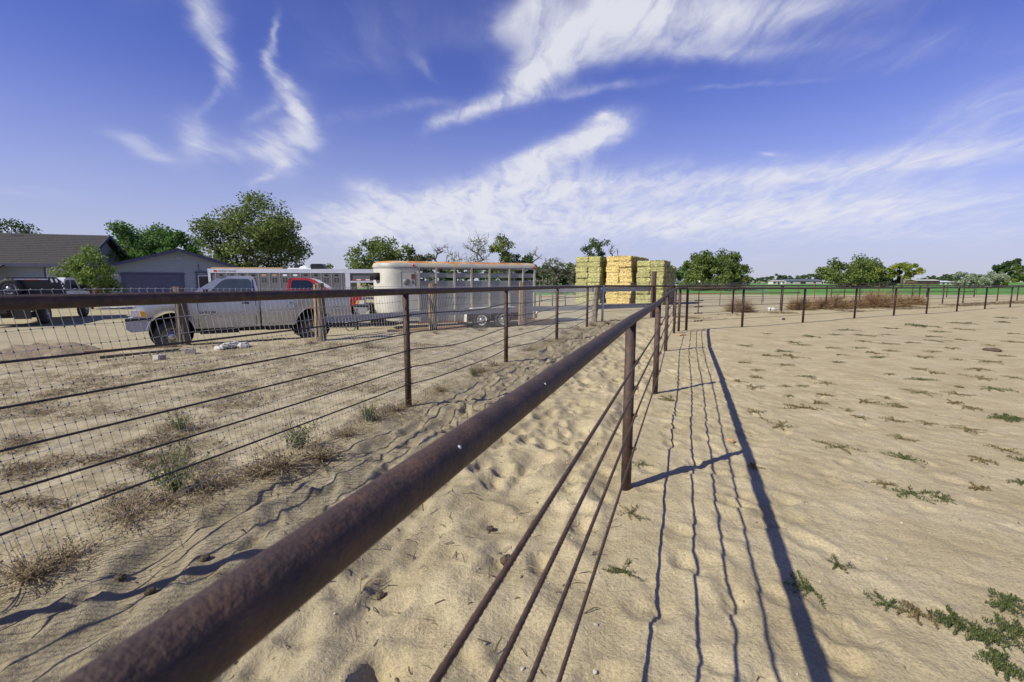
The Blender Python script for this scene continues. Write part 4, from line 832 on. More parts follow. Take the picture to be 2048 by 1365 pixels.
# ------------------------------------------------------------------ hay
def bale_mesh(seed, mat):
    r_ = np.random.default_rng(seed); n = 5; D = (.945, .49, .392); mb = MB(); V = []; F = []
    for ax in range(3):
        for sg in (-1, 1):
            b0 = len(V); nu, nv = (12, 9)
            for i in range(nu):
                for j in range(nv):
                    p_ = np.zeros(3); p_[ax] = sg; o_ = [k for k in range(3) if k != ax]; p_[o_[0]] = -1 + 2 * i / (nu - 1); p_[o_[1]] = -1 + 2 * j / (nv - 1)
                    q = p_.copy(); l = np.linalg.norm(q * .62); q = p_ * (1 - .05 * max(0, np.sum(np.abs(p_) > .9) - 1))
                    h = math.sin(q[0] * 7 + seed) * .012 + math.sin(q[1] * 9 + q[2] * 6 + seed * 2) * .014 + math.sin(q[0] * 13 + q[2] * 11 + seed) * .010
                    V.append(q * np.array(D) / 2 * (1.0 + h * 2.2) + r_.normal(0, .015, 3))
            for i in range(nu - 1):
                for j in range(nv - 1):
                    f = (b0 + i * nv + j, b0 + (i + 1) * nv + j, b0 + (i + 1) * nv + j + 1, b0 + i * nv + j + 1); F.append(f if (sg > 0) == (ax != 1) else f[::-1])
    me = MB().add(V, F, True).mesh('hay_bale'); me.materials.append(mat); return me
BG = [bale_mesh(k, hgreen) for k in range(4)]; BY = [bale_mesh(k + 9, hyellow) for k in range(4)]
UH = np.array([.87, -.494]); VH = np.array([.494, .87]); ORD = ['bottom', 'second', 'third', 'fourth', 'fifth', 'sixth', 'seventh', 'eighth', 'ninth']
def stack(corner, rows, deep, meshes, what, short=None):
    """corner: front right ground corner. bales lie across the front, two columns"""
    for k in range(rows):
        for d in range(deep):
            if short and d >= short[0] and k >= short[1]: continue
            for c in range(2):
                if c == 1 and d > 0 and k < rows - 1: continue        # inside the stack, never seen
                jt = rng.normal(0, .03, 2)
                q = np.array(corner) - UH * (.47 + .93 * c) + VH * (.24 + .475 * d) + jt
                o = bpy.data.objects.new('hay_bale', meshes[int(rng.integers(4))]); COL.objects.link(o)
                o.scale = (1 + rng.normal(0, .025), 1 + rng.normal(0, .04), 1 + rng.normal(0, .02))
                o.location = (q[0], q[1], gh(corner[0], corner[1]) - .01 + .19 + .378 * k); o.rotation_euler = (rng.normal(0, .012), rng.normal(0, .008), math.atan2(UH[1], UH[0]) + rng.normal(0, .02) + (math.pi if rng.random() < .5 else 0))
                dep = ['foremost', 'second from front', 'third from front', 'fourth from front', 'fifth from front', 'sixth from front', 'seventh from front', 'eighth from front', 'ninth from front', 'rearmost'][d]
                tag(o, f'{what}, {ORD[k]} layer, {"right" if c == 0 else "left"} column, {dep}', 'hay bale', 'stacked hay bales')
stack((6.41, 35.0), 9, 5, BG, 'green bale of the left stack')
stack((8.45, 33.9), 9, 10, BY, 'yellow straw bale of the middle stack')
stack((10.30, 32.5), 8, 8, BG, 'green bale of the right stack', (4, 7))

# ------------------------------------------------------------------ trees
def leaf_quads(C, size, r_, up=.3):
    n = len(C); d = r_.normal(size=(n, 3)); d[:, 2] += up; d /= np.linalg.norm(d, axis=1)[:, None]
    a = np.cross(d, r_.normal(size=(n, 3))); a /= np.linalg.norm(a, axis=1)[:, None] + 1e-9; b_ = np.cross(d, a); s_ = size * r_.uniform(.6, 1.35, n)[:, None]
    V = np.stack([C - a * s_ * .62, C + b_ * s_ * .36, C + a * s_ * .62, C - b_ * s_ * .36], 1).reshape(-1, 3)
    return V, np.arange(4 * n).reshape(-1, 4)
def tree_parts(seed, h, rx, rz_, zc, n_cl, n_lf, lsize, cl_r, trunk_r, twigs=0, lean=0.0, stems=1, lmp=.22):
    r_ = np.random.default_rng(seed); C = []
    while len(C) < n_cl:
        p_ = r_.normal(size=3); p_ /= np.linalg.norm(p_); rad = r_.uniform(.15, 1) ** .42; lump = 1 + lmp * math.sin(p_[0] * 3.1 + seed) * math.cos(p_[1] * 2.7 + p_[2] * 2 + seed)
        q = p_ * rad * lump * np.array([rx, rx, rz_]); q[2] += zc; q[0] += lean * q[2]
        if q[2] > .45: C.append(q)
    C = np.array(C); nodes = [np.array([0, 0, -.2])]; par = [-1]; zt = max(.4, zc - rz_ * .75)
    nodes.append(np.array([lean * zt * .5 + r_.normal(0, .06), r_.normal(0, .06), zt * .55])); par.append(0); nodes.append(np.array([lean * zt, 0, zt])); par.append(1)
    if stems > 1:
        for k in range(stems): nodes.append(np.array([lean * zt + r_.normal(0, rx * .22), r_.normal(0, rx * .22), zt + (zc - zt) * r_.uniform(.4, .9)])); par.append(2)
    tips = []
    for c in C[np.argsort(np.linalg.norm(C - nodes[2], axis=1))]:
        P = np.array(nodes[1:]); dd = np.linalg.norm(P - c, axis=1) + np.maximum(0, P[:, 2] - c[2]) * 1.5; j = int(np.argmin(dd)) + 1
        mid = nodes[j] * .45 + c * .55 + r_.normal(0, .08, 3) * np.linalg.norm(c - nodes[j]); nodes.append(mid); par.append(j); nodes.append(c); par.append(len(nodes) - 2); tips.append(len(nodes) - 1)
    if twigs:
        for tp_ in list(tips):
            for k in range(twigs):
                d = nodes[tp_] - nodes[par[tp_]]; d = d / (np.linalg.norm(d) + 1e-6) + r_.normal(0, .7, 3); d[2] += .2; L_ = cl_r * r_.uniform(.5, 1.3); nodes.append(nodes[tp_] + d / np.linalg.norm(d) * L_); par.append(tp_)
                b_ = len(nodes) - 1
                for k2 in range(2): d2 = d / np.linalg.norm(d) + r_.normal(0, .7, 3); nodes.append(nodes[b_] + d2 / np.linalg.norm(d2) * L_ * .6); par.append(b_)
    cnt = np.zeros(len(nodes)); 
    for i in range(len(nodes) - 1, 0, -1): cnt[i] += 1; cnt[par[i]] += cnt[i]
    rad = trunk_r * (cnt / cnt[1]) ** .46; rad[0] = trunk_r * 1.15; wb = MB()
    for i in range(1, len(nodes)):
        a, c = nodes[par[i]], nodes[i]; n = 7 if rad[i] > .05 else 4
        if np.linalg.norm(a - c) > 1e-4: wb.tube([a, c], [min(rad[par[i]], rad[i] * 1.5), rad[i] * (.9 if cnt[i] > 1 else .4)], n, False)
    lv = None
    if n_lf:
        ci = r_.integers(0, n_cl, n_lf); wgt = r_.uniform(.7, 1.3, n_cl); d = r_.normal(size=(n_lf, 3)); d *= (r_.uniform(0, 1, n_lf) ** .5 / (np.linalg.norm(d, axis=1) + 1e-9))[:, None]
        LC = C[ci] + d * cl_r * wgt[ci][:, None] * np.array([1, 1, .75]); V, F = leaf_quads(LC, lsize, r_)
        rn = np.clip(r_.uniform(0, 1, n_cl)[ci] * .5 + r_.uniform(0, 1, n_lf) * .5, 0, 1); lv = npmesh('crown', V, F, False, rn)
    return wb.mesh('trunk'), lv
def tree(name, label, x, D, top, width, mat, seed, n_cl=40, n_lf=6000, lsize=.2, base=None, trunk_r=.2, bk=bark, zfrac=.5, group='trees round the yard', twigs=0, lean=0.0, stems=1, clr=.14, mul=1.0, z0=None, lmp=.22):
    wx = (x - CX) / FPX * D; h = CAM_H + (HORIZ - top) / FPX * D + .1; rx = width / 2 / FPX * D
    b0 = h * .18 if base is None else base; rz_ = (h - b0) / 2; zc = b0 + rz_
    root = empty(name, (wx, D, (gh(wx, D) if z0 is None else z0)), rng.uniform(0, 6), label, 'tree', group)
    cr = max(.35, clr * (rx + rz_)); tm, lm = tree_parts(seed, h, max(.3, rx - cr * .35), max(.3, rz_ - cr * .35), zc, n_cl, int(n_lf * mul), lsize, cr, trunk_r, twigs, lean, stems, lmp)
    link('trunk', tm, bk, root)
    if lm: link('crown', lm, mat, root)
    root.rotation_euler = (0, 0, 0); return root
tree('elm_tree', 'large elm with airy mixed green crown behind the gooseneck trailer', 515, 46, 392, 196, lf_elm, 3, 95, 24000, .19, base=1.2, trunk_r=.28, stems=5)
tree('leafy_tree', 'bushy bright green tree behind the garage roof, left part', 290, 50, 438, 165, lf_green, 5, 70, 15000, .22, base=1.0, trunk_r=.22)
tree('leafy_tree', 'narrower green tree behind the right slope of the garage roof', 365, 50, 456, 100, lf_green, 6, 40, 9000, .22, base=1.0, trunk_r=.18)
tree('leafy_tree', 'dark green tree rising behind the house ridge at the far left', 40, 62, 436, 150, lf_dark, 7, 34, 7000, .26, base=2.0, trunk_r=.25)
tree('elm_tree', 'broad green tree directly behind the cream trailer nose', 762, 60, 470, 122, lf_elm, 8, 54, 11000, .24, base=.8, trunk_r=.22)
tree('elm_tree', 'lower grey green tree right of the one behind the trailer nose', 830, 62, 485, 80, lf_grey, 9, 24, 5500, .24, base=.8, trunk_r=.2)
tree('small_tree', 'distant small green tree seen above the gooseneck trailer roof', 668, 75, 529, 60, lf_elm, 10, 18, 2400, .25, base=.6, trunk_r=.15)
tree('dead_tree', 'thin bare dead tree above the middle of the cream trailer roof', 877, 62, 478, 40, None, 11, 9, 0, .2, base=2.4, trunk_r=.13, bk=greybark, twigs=4, lean=.1)
tree('dead_tree', 'wide spreading mostly dead tree above the cream trailer roof', 945, 62, 474, 105, lf_elm, 12, 24, 500, .2, base=1.8, trunk_r=.17, bk=greybark, twigs=5)
tree('elm_tree', 'half dead tree with green lower crown above the trailer rear', 1005, 60, 472, 62, lf_elm, 13, 26, 3600, .22, base=.8, trunk_r=.2, twigs=3)
tree('elm_tree', 'green tree behind the right rear corner of the cream trailer', 1040, 62, 505, 70, lf_dark, 14, 24, 4200, .23, base=.6, trunk_r=.18)
tree('dead_tree', 'bare grey branches above the rear corner of the cream trailer', 1062, 64, 486, 34, None, 15, 8, 0, .2, base=2.5, trunk_r=.12, bk=greybark, twigs=4, lean=.05)
tree('thin_tree', 'sparse grey twiggy tree left of the hay stacks', 1102, 58, 515, 60, lf_grey, 16, 28, 1500, .2, base=.5, trunk_r=.15, bk=greybark, twigs=4)
tree('elm_tree', 'green tree with thin top beside the left hay stack', 1128, 60, 508, 52, lf_elm, 17, 24, 3400, .22, base=.4, trunk_r=.17, twigs=2)
tree('thin_tree', 'thin shrubby tree touching the left edge of the left hay stack', 1152, 57, 525, 40, lf_grey, 18, 18, 1400, .2, base=.4, trunk_r=.12, twigs=3)
tree('small_tree', 'low dark trees behind the bare branches at the trailer rear', 1085, 72, 530, 60, lf_dark, 19, 20, 3400, .26, base=.3, trunk_r=.14)
tree('windswept_tree', 'dark windswept tree rising above the left hay stack', 1188, 66, 468, 58, lf_dark, 20, 18, 1700, .22, base=3.4, trunk_r=.17, bk=bark, twigs=3, lean=.02)
tree('dead_tree', 'small bare tree standing above the middle hay stack', 1226, 68, 484, 34, None, 21, 10, 0, .2, base=3.0, trunk_r=.13, bk=greybark, twigs=4)
tree('round_tree', 'large round olive green tree right of the hay stacks', 1424, 74, 500, 134, lf_elm, 22, 220, 30000, .25, base=-2.6, trunk_r=.3, clr=.085, lmp=.03)
tree('round_tree', 'broad domed green tree in the field right of centre', 1700, 112, 511, 114, lf_elm, 23, 90, 15000, .36, base=-2.5, trunk_r=.35, lmp=.14)
tree('leafy_tree', 'yellow green wind-swept tree beside the broad domed tree', 1797, 104, 524, 74, lf_yell, 24, 22, 3600, .30, base=1.6, trunk_r=.25, stems=3)
tree('small_tree', 'dark low tree between the domed tree and the yellow green tree', 1770, 106, 543, 52, lf_dark, 25, 16, 3000, .3, base=.2, trunk_r=.2)
tree('silver_olive_tree', 'silvery shrub tree, left of the pair near the right edge', 1932, 92, 545, 62, lf_olive, 26, 24, 4200, .26, base=.1, trunk_r=.15)
tree('silver_olive_tree', 'silvery shrub tree, right of the pair near the right edge', 1976, 94, 544, 56, lf_olive, 27, 24, 4200, .26, base=.1, trunk_r=.15)
tree('leafy_tree', 'tall dark green tree near the right edge of the picture', 2006, 118, 519, 44, lf_dark, 28, 26, 6500, .36, base=1.0, trunk_r=.25)
tree('leafy_tree', 'green tree cut by the right edge of the picture', 2050, 112, 528, 56, lf_elm, 29, 28, 6000, .34, base=.3, trunk_r=.25)
tree('small_tree', 'yellowish bush below the tall dark tree at the right', 1998, 100, 552, 36, lf_yell, 30, 12, 1600, .28, base=.1, trunk_r=.1)
# bush before the garage
lf_lime = leafmat('leaf_lime', (.085, .15, .03), (.14, .22, .045), (.25, .31, .07))
tree('shade_tree', 'tree outside the left edge shading the house roof', -420, 34, 300, 300, lf_elm, 41, 60, 9000, .3, base=3, trunk_r=.3)
tree('young_tree', 'yellow green young tree between the house window and the garage', 186, 31, 494, 100, lf_lime, 31, 44, 4200, .15, base=.3, trunk_r=.09, stems=4, z0=-.18)
# far tree line
protos = []
for k in range(4): protos.append(tree_parts(60 + k, 6, 3.6, 2.5, 2.9, 16, 1500, .5, 1.0, .2))
FT = [(x, 230 + 60 * random.random(), random.uniform(.75, 1.25)) for x in (1496, 1512, 1531, 1552, 1571, 1590, 1604, 1625, 1640, 1652, 1838, 1852, 1866, 1880, 1893, 1906)]
FT += [(x, 150 + 40 * random.random(), random.uniform(.9, 1.3)) for x in (640, 690, 725, 880, 905, 935, 985, 1075, 1110, 1140, 1160, 1340, 1352)]
PLC = {1496: 'just right of the round tree', 1512: 'second right of the round tree', 1531: 'above the bare field left of the white shed', 1552: 'behind the white shed, left side', 1571: 'behind the white shed, right side'}
for i, (x, D, s_) in enumerate(FT):
    tm, lm = protos[i % 4]; wx = (x - CX) / FPX * D; root = empty('distant_tree', (wx, D, -.1), 0, None, 'tree', 'distant trees along the horizon')
    sc_ = s_ * (.85 if D > 200 else 1.0); root.scale = (sc_ * random.uniform(1, 1.5), sc_, sc_)
    tm_ = link('trunk', tm, bark, root); lf = link('crown', lm, lf_dark, root)
    O_ = ['first', 'second', 'third', 'fourth', 'fifth', 'sixth', 'seventh', 'eighth', 'ninth', 'tenth', 'eleventh', 'twelfth', 'thirteenth']
    if i < 10: root['label'] = f'small distant tree, {O_[i]} in the row right of the round tree'
    elif i < 16: root['label'] = f'small distant tree, {O_[i - 10]} in the row left of the silvery shrubs'
    else: root['label'] = f'dark far tree, {O_[i - 16]} from left behind the trailers and hay'; root['group'] = 'far trees behind the yard'

# far buildings
def shed(px, D, wd, h, dp, mt, roofm, label, roof_h=.5):
    x, y, _ = atY(px, 565, D); r_ = empty('shed', (x, D, -.1), 0, label, 'shed', 'far farm sheds')
    MB().span((-wd / 2, 0, 0), (wd / 2, dp, h)).build('wall', mt, r_)
    MB().prism([(-.3, h), (dp / 2, h + roof_h), (dp + .3, h), (dp + .3, h + .12), (dp / 2, h + roof_h + .12), (-.3, h + .12)], 0, -wd / 2 - .3, wd / 2 + .3).build('roof', roofm, r_)
    MB().span((-wd * .1, -.04, 0), (wd * .05, .0, h * .8)).build('door', chassis, r_)
    for k in (-.35, .3): MB().span((wd * k - .5, -.04, h * .4), (wd * k + .5, .0, h * .75)).build('window', darkglass, r_)
shed(1558, 205, 5.2, 1.5, 4, whitest, whitest, 'small white shed on the far edge of the green field', .3)
shed(1608, 215, 16, 1.6, 8, concrete, pmat('dark_metal_roof', [(.4, (.11, .12, .13))], 3, .5), 'long low shed with a dark roof right of the white shed', .8)
shed(1857, 190, 9, 1.7, 6, brownpost, concrete, 'low brown shed with a pale roof behind the corral', .5)
shed(1888, 200, 6, 1.3, 5, white, white, 'pale trailer-like shed left of the silvery shrubs', .3)
shed(1645, 225, 4, 1.4, 4, cream, cream, 'small cream shed at the left foot of the domed tree', .4)
shed(1346, 150, 4.5, 1.6, 4, white, white, 'white shed glimpsed between the right hay stack and the round tree', .4)
# green panel beyond the trailer
q = atY(1102, 590, 31); gpn = empty('corral_panel', (q[0], q[1], 0), R(4), 'green and red pipe corral panel between the cream trailer and the hay', 'corral panel')
for z in (.35, .62, .9, 1.12): MB().tube([(-.75, 0, z), (.95, 0, z)], .025, 6).build('rail', greenp if z in (.35, .9) else redpipe, gpn)
for s_ in (-.75, .1, .95): MB().tube([(s_, 0, -.1), (s_, 0, 1.2)], .045, 6).build('post', greenp, gpn)

# ------------------------------------------------------------------ tumbleweeds
def tumble_mesh(seed, n=2200):
    r_ = np.random.default_rng(seed); V = []; F = []; rn = []
    for i in range(n):
        th = r_.uniform(0, 2 * math.pi); ph = math.acos(r_.uniform(-.2, 1)); d = np.array([math.sin(ph) * math.cos(th), math.sin(ph) * math.sin(th), math.cos(ph)]); p_ = d * r_.uniform(.05, .55) + r_.normal(0, .08, 3)
        v_ = d + r_.normal(0, .5, 3); v_ /= np.linalg.norm(v_); w_ = np.cross(v_, r_.normal(size=3)); w_ = w_ / np.linalg.norm(w_) * .010; cu = r_.normal(0, .16, 3); L_ = r_.uniform(.2, .5)
        pp = [p_, p_ + v_ * L_ * .5 + cu * .3, p_ + v_ * L_ + cu]
        b_ = len(V)
        for k, q in enumerate(pp): wk = w_ * (1 - .35 * k); V += [q - wk, q + wk]
        F += [(b_, b_ + 1, b_ + 3, b_ + 2), (b_ + 2, b_ + 3, b_ + 5, b_ + 4)]; c = r_.random(); rn += [c, c]
    V = np.array(V); V[:, 2] = V[:, 2] * .85; V[:, 2] -= V[:, 2].min() if V[:, 2].min() > -.05 else 0; V[:, 2] = np.abs(V[:, 2])
    return npmesh('tumbleweed', V, F, False, rn)
TWM = [tumble_mesh(90 + k) for k in range(3)]
TW = [(1478, 624, 62, 'first tumbleweed, left of the white bag behind the paddock'), (1600, 620, 56, 'tumbleweed just right of the white bag'), (1640, 618, 50, 'low tumbleweed between the two fence posts right of the white bag'),
      (1672, 617, 62, 'tall straw coloured tumbleweed in the middle of the row'), (1712, 616, 46, 'small tumbleweed right of the tall straw coloured one'), (1752, 615, 70, 'largest tumbleweed near the right end of the row'), (1790, 614, 60, 'wide tumbleweed beside the largest one'), (1828, 611, 48, 'last tumbleweed at the right end of the row'), (1745, 608, 46, 'pale tumbleweed behind the largest one')]
for i, (x, y, wpx, lb) in enumerate(TW):
    gx_, gy_ = gp(x, y); s_ = wpx / FPX * gy_ / 1.7; o = link('tumbleweed', TWM[i % 3], tumble, None, (gx_, gy_, gh(gx_, gy_) - .02)); o.scale = (s_, s_, s_ * 1.1); o.rotation_euler = (0, 0, i * 1.3); tag(o, lb, 'tumbleweed', 'tumbleweeds along the second fence')

# ------------------------------------------------------------------ weeds
def runner_weed(seed, n=9, dens=1.0, flat=.05, lf=.055):
    r_ = np.random.default_rng(seed); C = []; V = []; F = []; rn = []
    for i in range(n):
        a = r_.uniform(0, 2 * math.pi); L_ = r_.uniform(.45, 1.0); cu = r_.normal(0, .5); m_ = int(26 * L_ * dens); pp = []
        for k in range(m_):
            f = k / max(1, m_ - 1); aa = a + cu * f; p_ = np.array([math.cos(aa), math.sin(aa), 0]) * L_ * f; p_[2] = flat * (.35 + .65 * math.sin(f * 2.6)) * r_.uniform(.5, 1.2); pp.append(p_)
            for s_ in range(3): C.append(p_ + r_.normal(0, .032, 3) * np.array([1, 1, .35]))
        for k in range(m_ - 1):
            d = pp[k + 1] - pp[k]; w_ = np.array([-d[1], d[0], 0]); w_ = w_ / (np.linalg.norm(w_) + 1e-9) * .006; b_ = len(V); V += [pp[k] - w_, pp[k] + w_, pp[k + 1] + w_, pp[k + 1] - w_]; F.append((b_, b_ + 1, b_ + 2, b_ + 3)); rn.append(.95)
    C = np.array(C); C[:, 2] = np.abs(C[:, 2]) + .012; LV, LF = leaf_quads(C, lf, r_, .9); b_ = len(V)
    V = np.concatenate([np.array(V), LV]); F = np.concatenate([np.array(F), LF + b_]); rn = np.concatenate([rn, r_.uniform(0, .85, len(LF))])
    return npmesh('weed', V, F, False, rn)
WM = {k: [] for k in 'gdG'}
for k in range(5):
    for key, mt, nn, dn in (('g', weedg, 9, 1.0), ('d', weedm, 8, .9), ('G', weedg, 18, 1.2)):
        me = runner_weed(200 + k * 3 + ord(key), nn, dn, .05 if key != 'G' else .09, .044 if key != 'G' else .056); me.materials.append(mt); WM[key].append(me)
for k in range(2): me = runner_weed(300 + k, 8, .9); me.materials.append(weedd); WM['d'].append(me)
def P4(l, ox, oy, s_=2.926): return [(ox + a / s_, oy + b / s_, c / s_, k) for a, b, c, k in l]
Z4 = [(420, 268, 95, 'g'), (545, 203, 90, 'd'), (690, 250, 100, 'g'), (745, 266, 110, 'd'), (818, 220, 130, 'g'), (640, 300, 140, 'g'), (520, 328, 160, 'd'), (690, 332, 170, 'd'), (415, 367, 90, 'd'), (655, 387, 110, 'd'), (490, 415, 90, 'd'), (480, 458, 80, 'd'), (770, 455, 120, 'g'), (885, 492, 120, 'd'), (650, 510, 80, 'd'), (745, 508, 90, 'd'), (465, 515, 130, 'd'), (380, 483, 90, 'd'), (670, 562, 90, 'd'), (880, 568, 100, 'd'), (740, 640, 210, 'd'), (470, 668, 140, 'd'), (615, 742, 250, 'd'), (850, 612, 100, 'd'), (1015, 652, 60, 'd'), (1015, 178, 125, 'g'), (1255, 165, 110, 'g'), (950, 210, 80, 'g'), (1120, 212, 150, 'd'), (1110, 248, 90, 'd'), (1250, 262, 120, 'd'), (1090, 286, 110, 'd'), (930, 288, 100, 'd'), (955, 325, 100, 'd'), (1170, 318, 120, 'd'), (1270, 305, 80, 'd'), (1210, 342, 120, 'g'), (960, 368, 90, 'g'), (1255, 437, 90, 'd'), (1430, 410, 110, 'd'), (1530, 435, 100, 'd'), (1450, 478, 150, 'g'), (1240, 578, 90, 'd'), (1130, 605, 140, 'd'), (1360, 637, 180, 'd'), (1280, 708, 150, 'd'), (1090, 697, 90, 'd'), (1470, 728, 110, 'd'), (1470, 155, 200, 'g'), (1690, 140, 140, 'g'), (1560, 185, 110, 'g'), (1480, 215, 140, 'd'), (1700, 175, 130, 'd'), (1540, 245, 130, 'g'), (1400, 255, 110, 'd'), (1250, 204, 100, 'd'), (1690, 236, 100, 'd'), (1510, 310, 100, 'd'), (1460, 345, 120, 'd'), (1620, 290, 100, 'd'), (1660, 358, 90, 'd'), (1840, 370, 170, 'd'), (1760, 405, 190, 'd'), (1790, 465, 190, 'd'), (1860, 530, 170, 'g'), (1695, 525, 80, 'd'), (1440, 550, 180, 'd'), (1650, 560, 160, 'd'), (1640, 608, 120, 'd'), (1740, 640, 110, 'd'), (1930, 698, 180, 'G'), (1710, 768, 170, 'd'), (1990, 465, 100, 'd'), (1940, 335, 90, 'd'), (1920, 105, 120, 'g'), (1990, 250, 110, 'd'), (1850, 270, 100, 'd'), (1960, 200, 100, 'd'), (1950, 135, 120, 'g'), (1330, 820, 170, 'd'), (960, 875, 250, 'd'), (1340, 942, 230, 'g'), (1930, 885, 210, 'd'), (2020, 955, 90, 'g'), (1800, 955, 160, 'd'), (1780, 1112, 140, 'd'), (2025, 1085, 90, 'g')]
Z3 = [(950, 680, 150, 'g'), (800, 830, 430, 'g'), (1250, 925, 140, 'g'), (1420, 985, 130, 'd'), (1640, 1040, 300, 'G'), (1830, 1150, 300, 'G'), (1890, 1290, 210, 'G'), (1950, 930, 260, 'G'), (1990, 1100, 240, 'G'), (470, 110, 100, 'd'), (1400, 265, 420, 'g'), (1230, 215, 180, 'd'), (1560, 300, 200, 'g')]
OWN = [(1245, 1143, 110, 'g', 'green star shaped weed between the lowest cable and its shadow'), (1262, 1028, 100, 'd', 'dry spreading weed right of the foot of the nearest post'), (1347, 803, 90, 'd', 'dry weed at the foot of the second post'), (1282, 932, 60, 'd', 'thin dry weed behind the foot of the nearest post')]
BIG = {0: 'small green weed right of the rail shadow near the bottom', 1: 'long weed lying across the rail shadow', 2: 'small weed between the rail shadow and the lush weeds', 3: 'sparse weed touching the left end of the lush weeds', 4: 'lush green flowering weed, leftmost of the bottom right group', 5: 'lush green weed in the middle of the bottom right group', 6: 'lush green weed nearest the bottom right corner', 7: 'green weed reddish stemmed at the right edge above the lush group', 8: 'lush green weed cut by the right edge', 9: 'dry clump inside the rail shadow near the nearest post shadow', 10: 'long green weed in mid paddock right of the nearest post shadow', 11: 'small upper end weed of the long mid paddock patch', 12: 'green lower end weed of the long mid paddock patch'}
def put_weed(x, y, wpx, key, label, group, i):
    wx, wy = gp(x, y); z = gh(wx, wy); dist = math.hypot(wx, wy); s_ = wpx / FPX * wy / 2 * .95
    o = bpy.data.objects.new('weed', WM[key][i % len(WM[key])]); COL.objects.link(o); o.location = (wx, wy, z - .004); o.rotation_euler = (0, 0, i * 2.4)
    sc_ = max(.12, s_); o.scale = (sc_ * 1.0, sc_ * (1.15 if wy > 5 else .9), max(.35, sc_)); return tag(o, label, 'weed', group)
O2 = ['first', 'second', 'third', 'fourth', 'fifth', 'sixth', 'seventh', 'eighth', 'ninth', 'tenth', 'eleventh', 'twelfth', 'thirteenth', 'fourteenth', 'fifteenth']
L4 = sorted(P4(Z4, 1348, 600), key=lambda q: q[1]); nb = 8; per = -(-len(L4) // nb)
for bi in range(nb):
    for k, (x, y, wpx, key) in enumerate(sorted(L4[bi * per:(bi + 1) * per])):
        put_weed(x, y, wpx * 1.25, key, f"{'low green' if key != 'd' else 'half dry olive'} weed patch, {O2[k]} from left in the {O2[bi]} strip from the far fence", 'weed patches in the paddock', k + bi * 3)
for i, (x, y, wpx, key) in enumerate(P4(Z3, 1348, 900)): put_weed(x, y, wpx, key, BIG[i], 'near weeds in the paddock', i + 3)
for i, (x, y, wpx, key, lb) in enumerate(OWN): put_weed(x, y, wpx, key, lb, 'near weeds in the paddock', i + 1)

def upright_weed(seed, n=70, h=.4, spread=.28, lf=.022, leaves=12, arch=.6):
    r_ = np.random.default_rng(seed); V = []; F = []; rn = []; C = []
    for i in range(n):
        a = r_.uniform(0, 6.28); o_ = np.array([math.cos(a), math.sin(a), 0]) * spread * r_.uniform(0, .08); d = np.array([math.cos(a), math.sin(a), 0]) * r_.uniform(.1, arch) + np.array([0, 0, 1]); d += r_.normal(0, .25, 3); L_ = h * r_.uniform(.5, 1.15)
        sd_ = np.array([-math.sin(a), math.cos(a), 0]) * .0028; pp = [o_ + d * L_ * f + np.array([0, 0, -.25 * L_ * f * f * arch]) + r_.normal(0, .012, 3) * f for f in (0, .35, .7, 1)]
        for k in range(3): b_ = len(V); V += [pp[k] - sd_, pp[k] + sd_, pp[k + 1] + sd_ * .7, pp[k + 1] - sd_ * .7]; F.append((b_, b_ + 1, b_ + 2, b_ + 3)); rn.append(r_.uniform(.5, 1))
        for k in range(leaves): f = r_.uniform(.2, 1); j = min(2, int(f * 3)); C.append(pp[j] + (pp[j + 1] - pp[j]) * (f * 3 - j) + r_.normal(0, .015, 3))
    V = np.array(V)
    if C: LV, LF = leaf_quads(np.array(C), lf, r_, .1); F = np.concatenate([np.array(F), LF + len(V)]); V = np.concatenate([V, LV]); rn = np.concatenate([rn, r_.uniform(0, .8, len(LF))])
    V[:, 2] = np.abs(V[:, 2]); return npmesh('weed_clump', V, np.array(F), False, rn)
UG = [upright_weed(400 + k, 60, .32, .24, .017, 14) for k in range(2)]; UD = [upright_weed(410 + k, 100, .20, .40, .016, 4, 1.6) for k in range(3)]
for me in UG: me.materials.append(weedg)
for me in UD: me.materials.append(dryg)
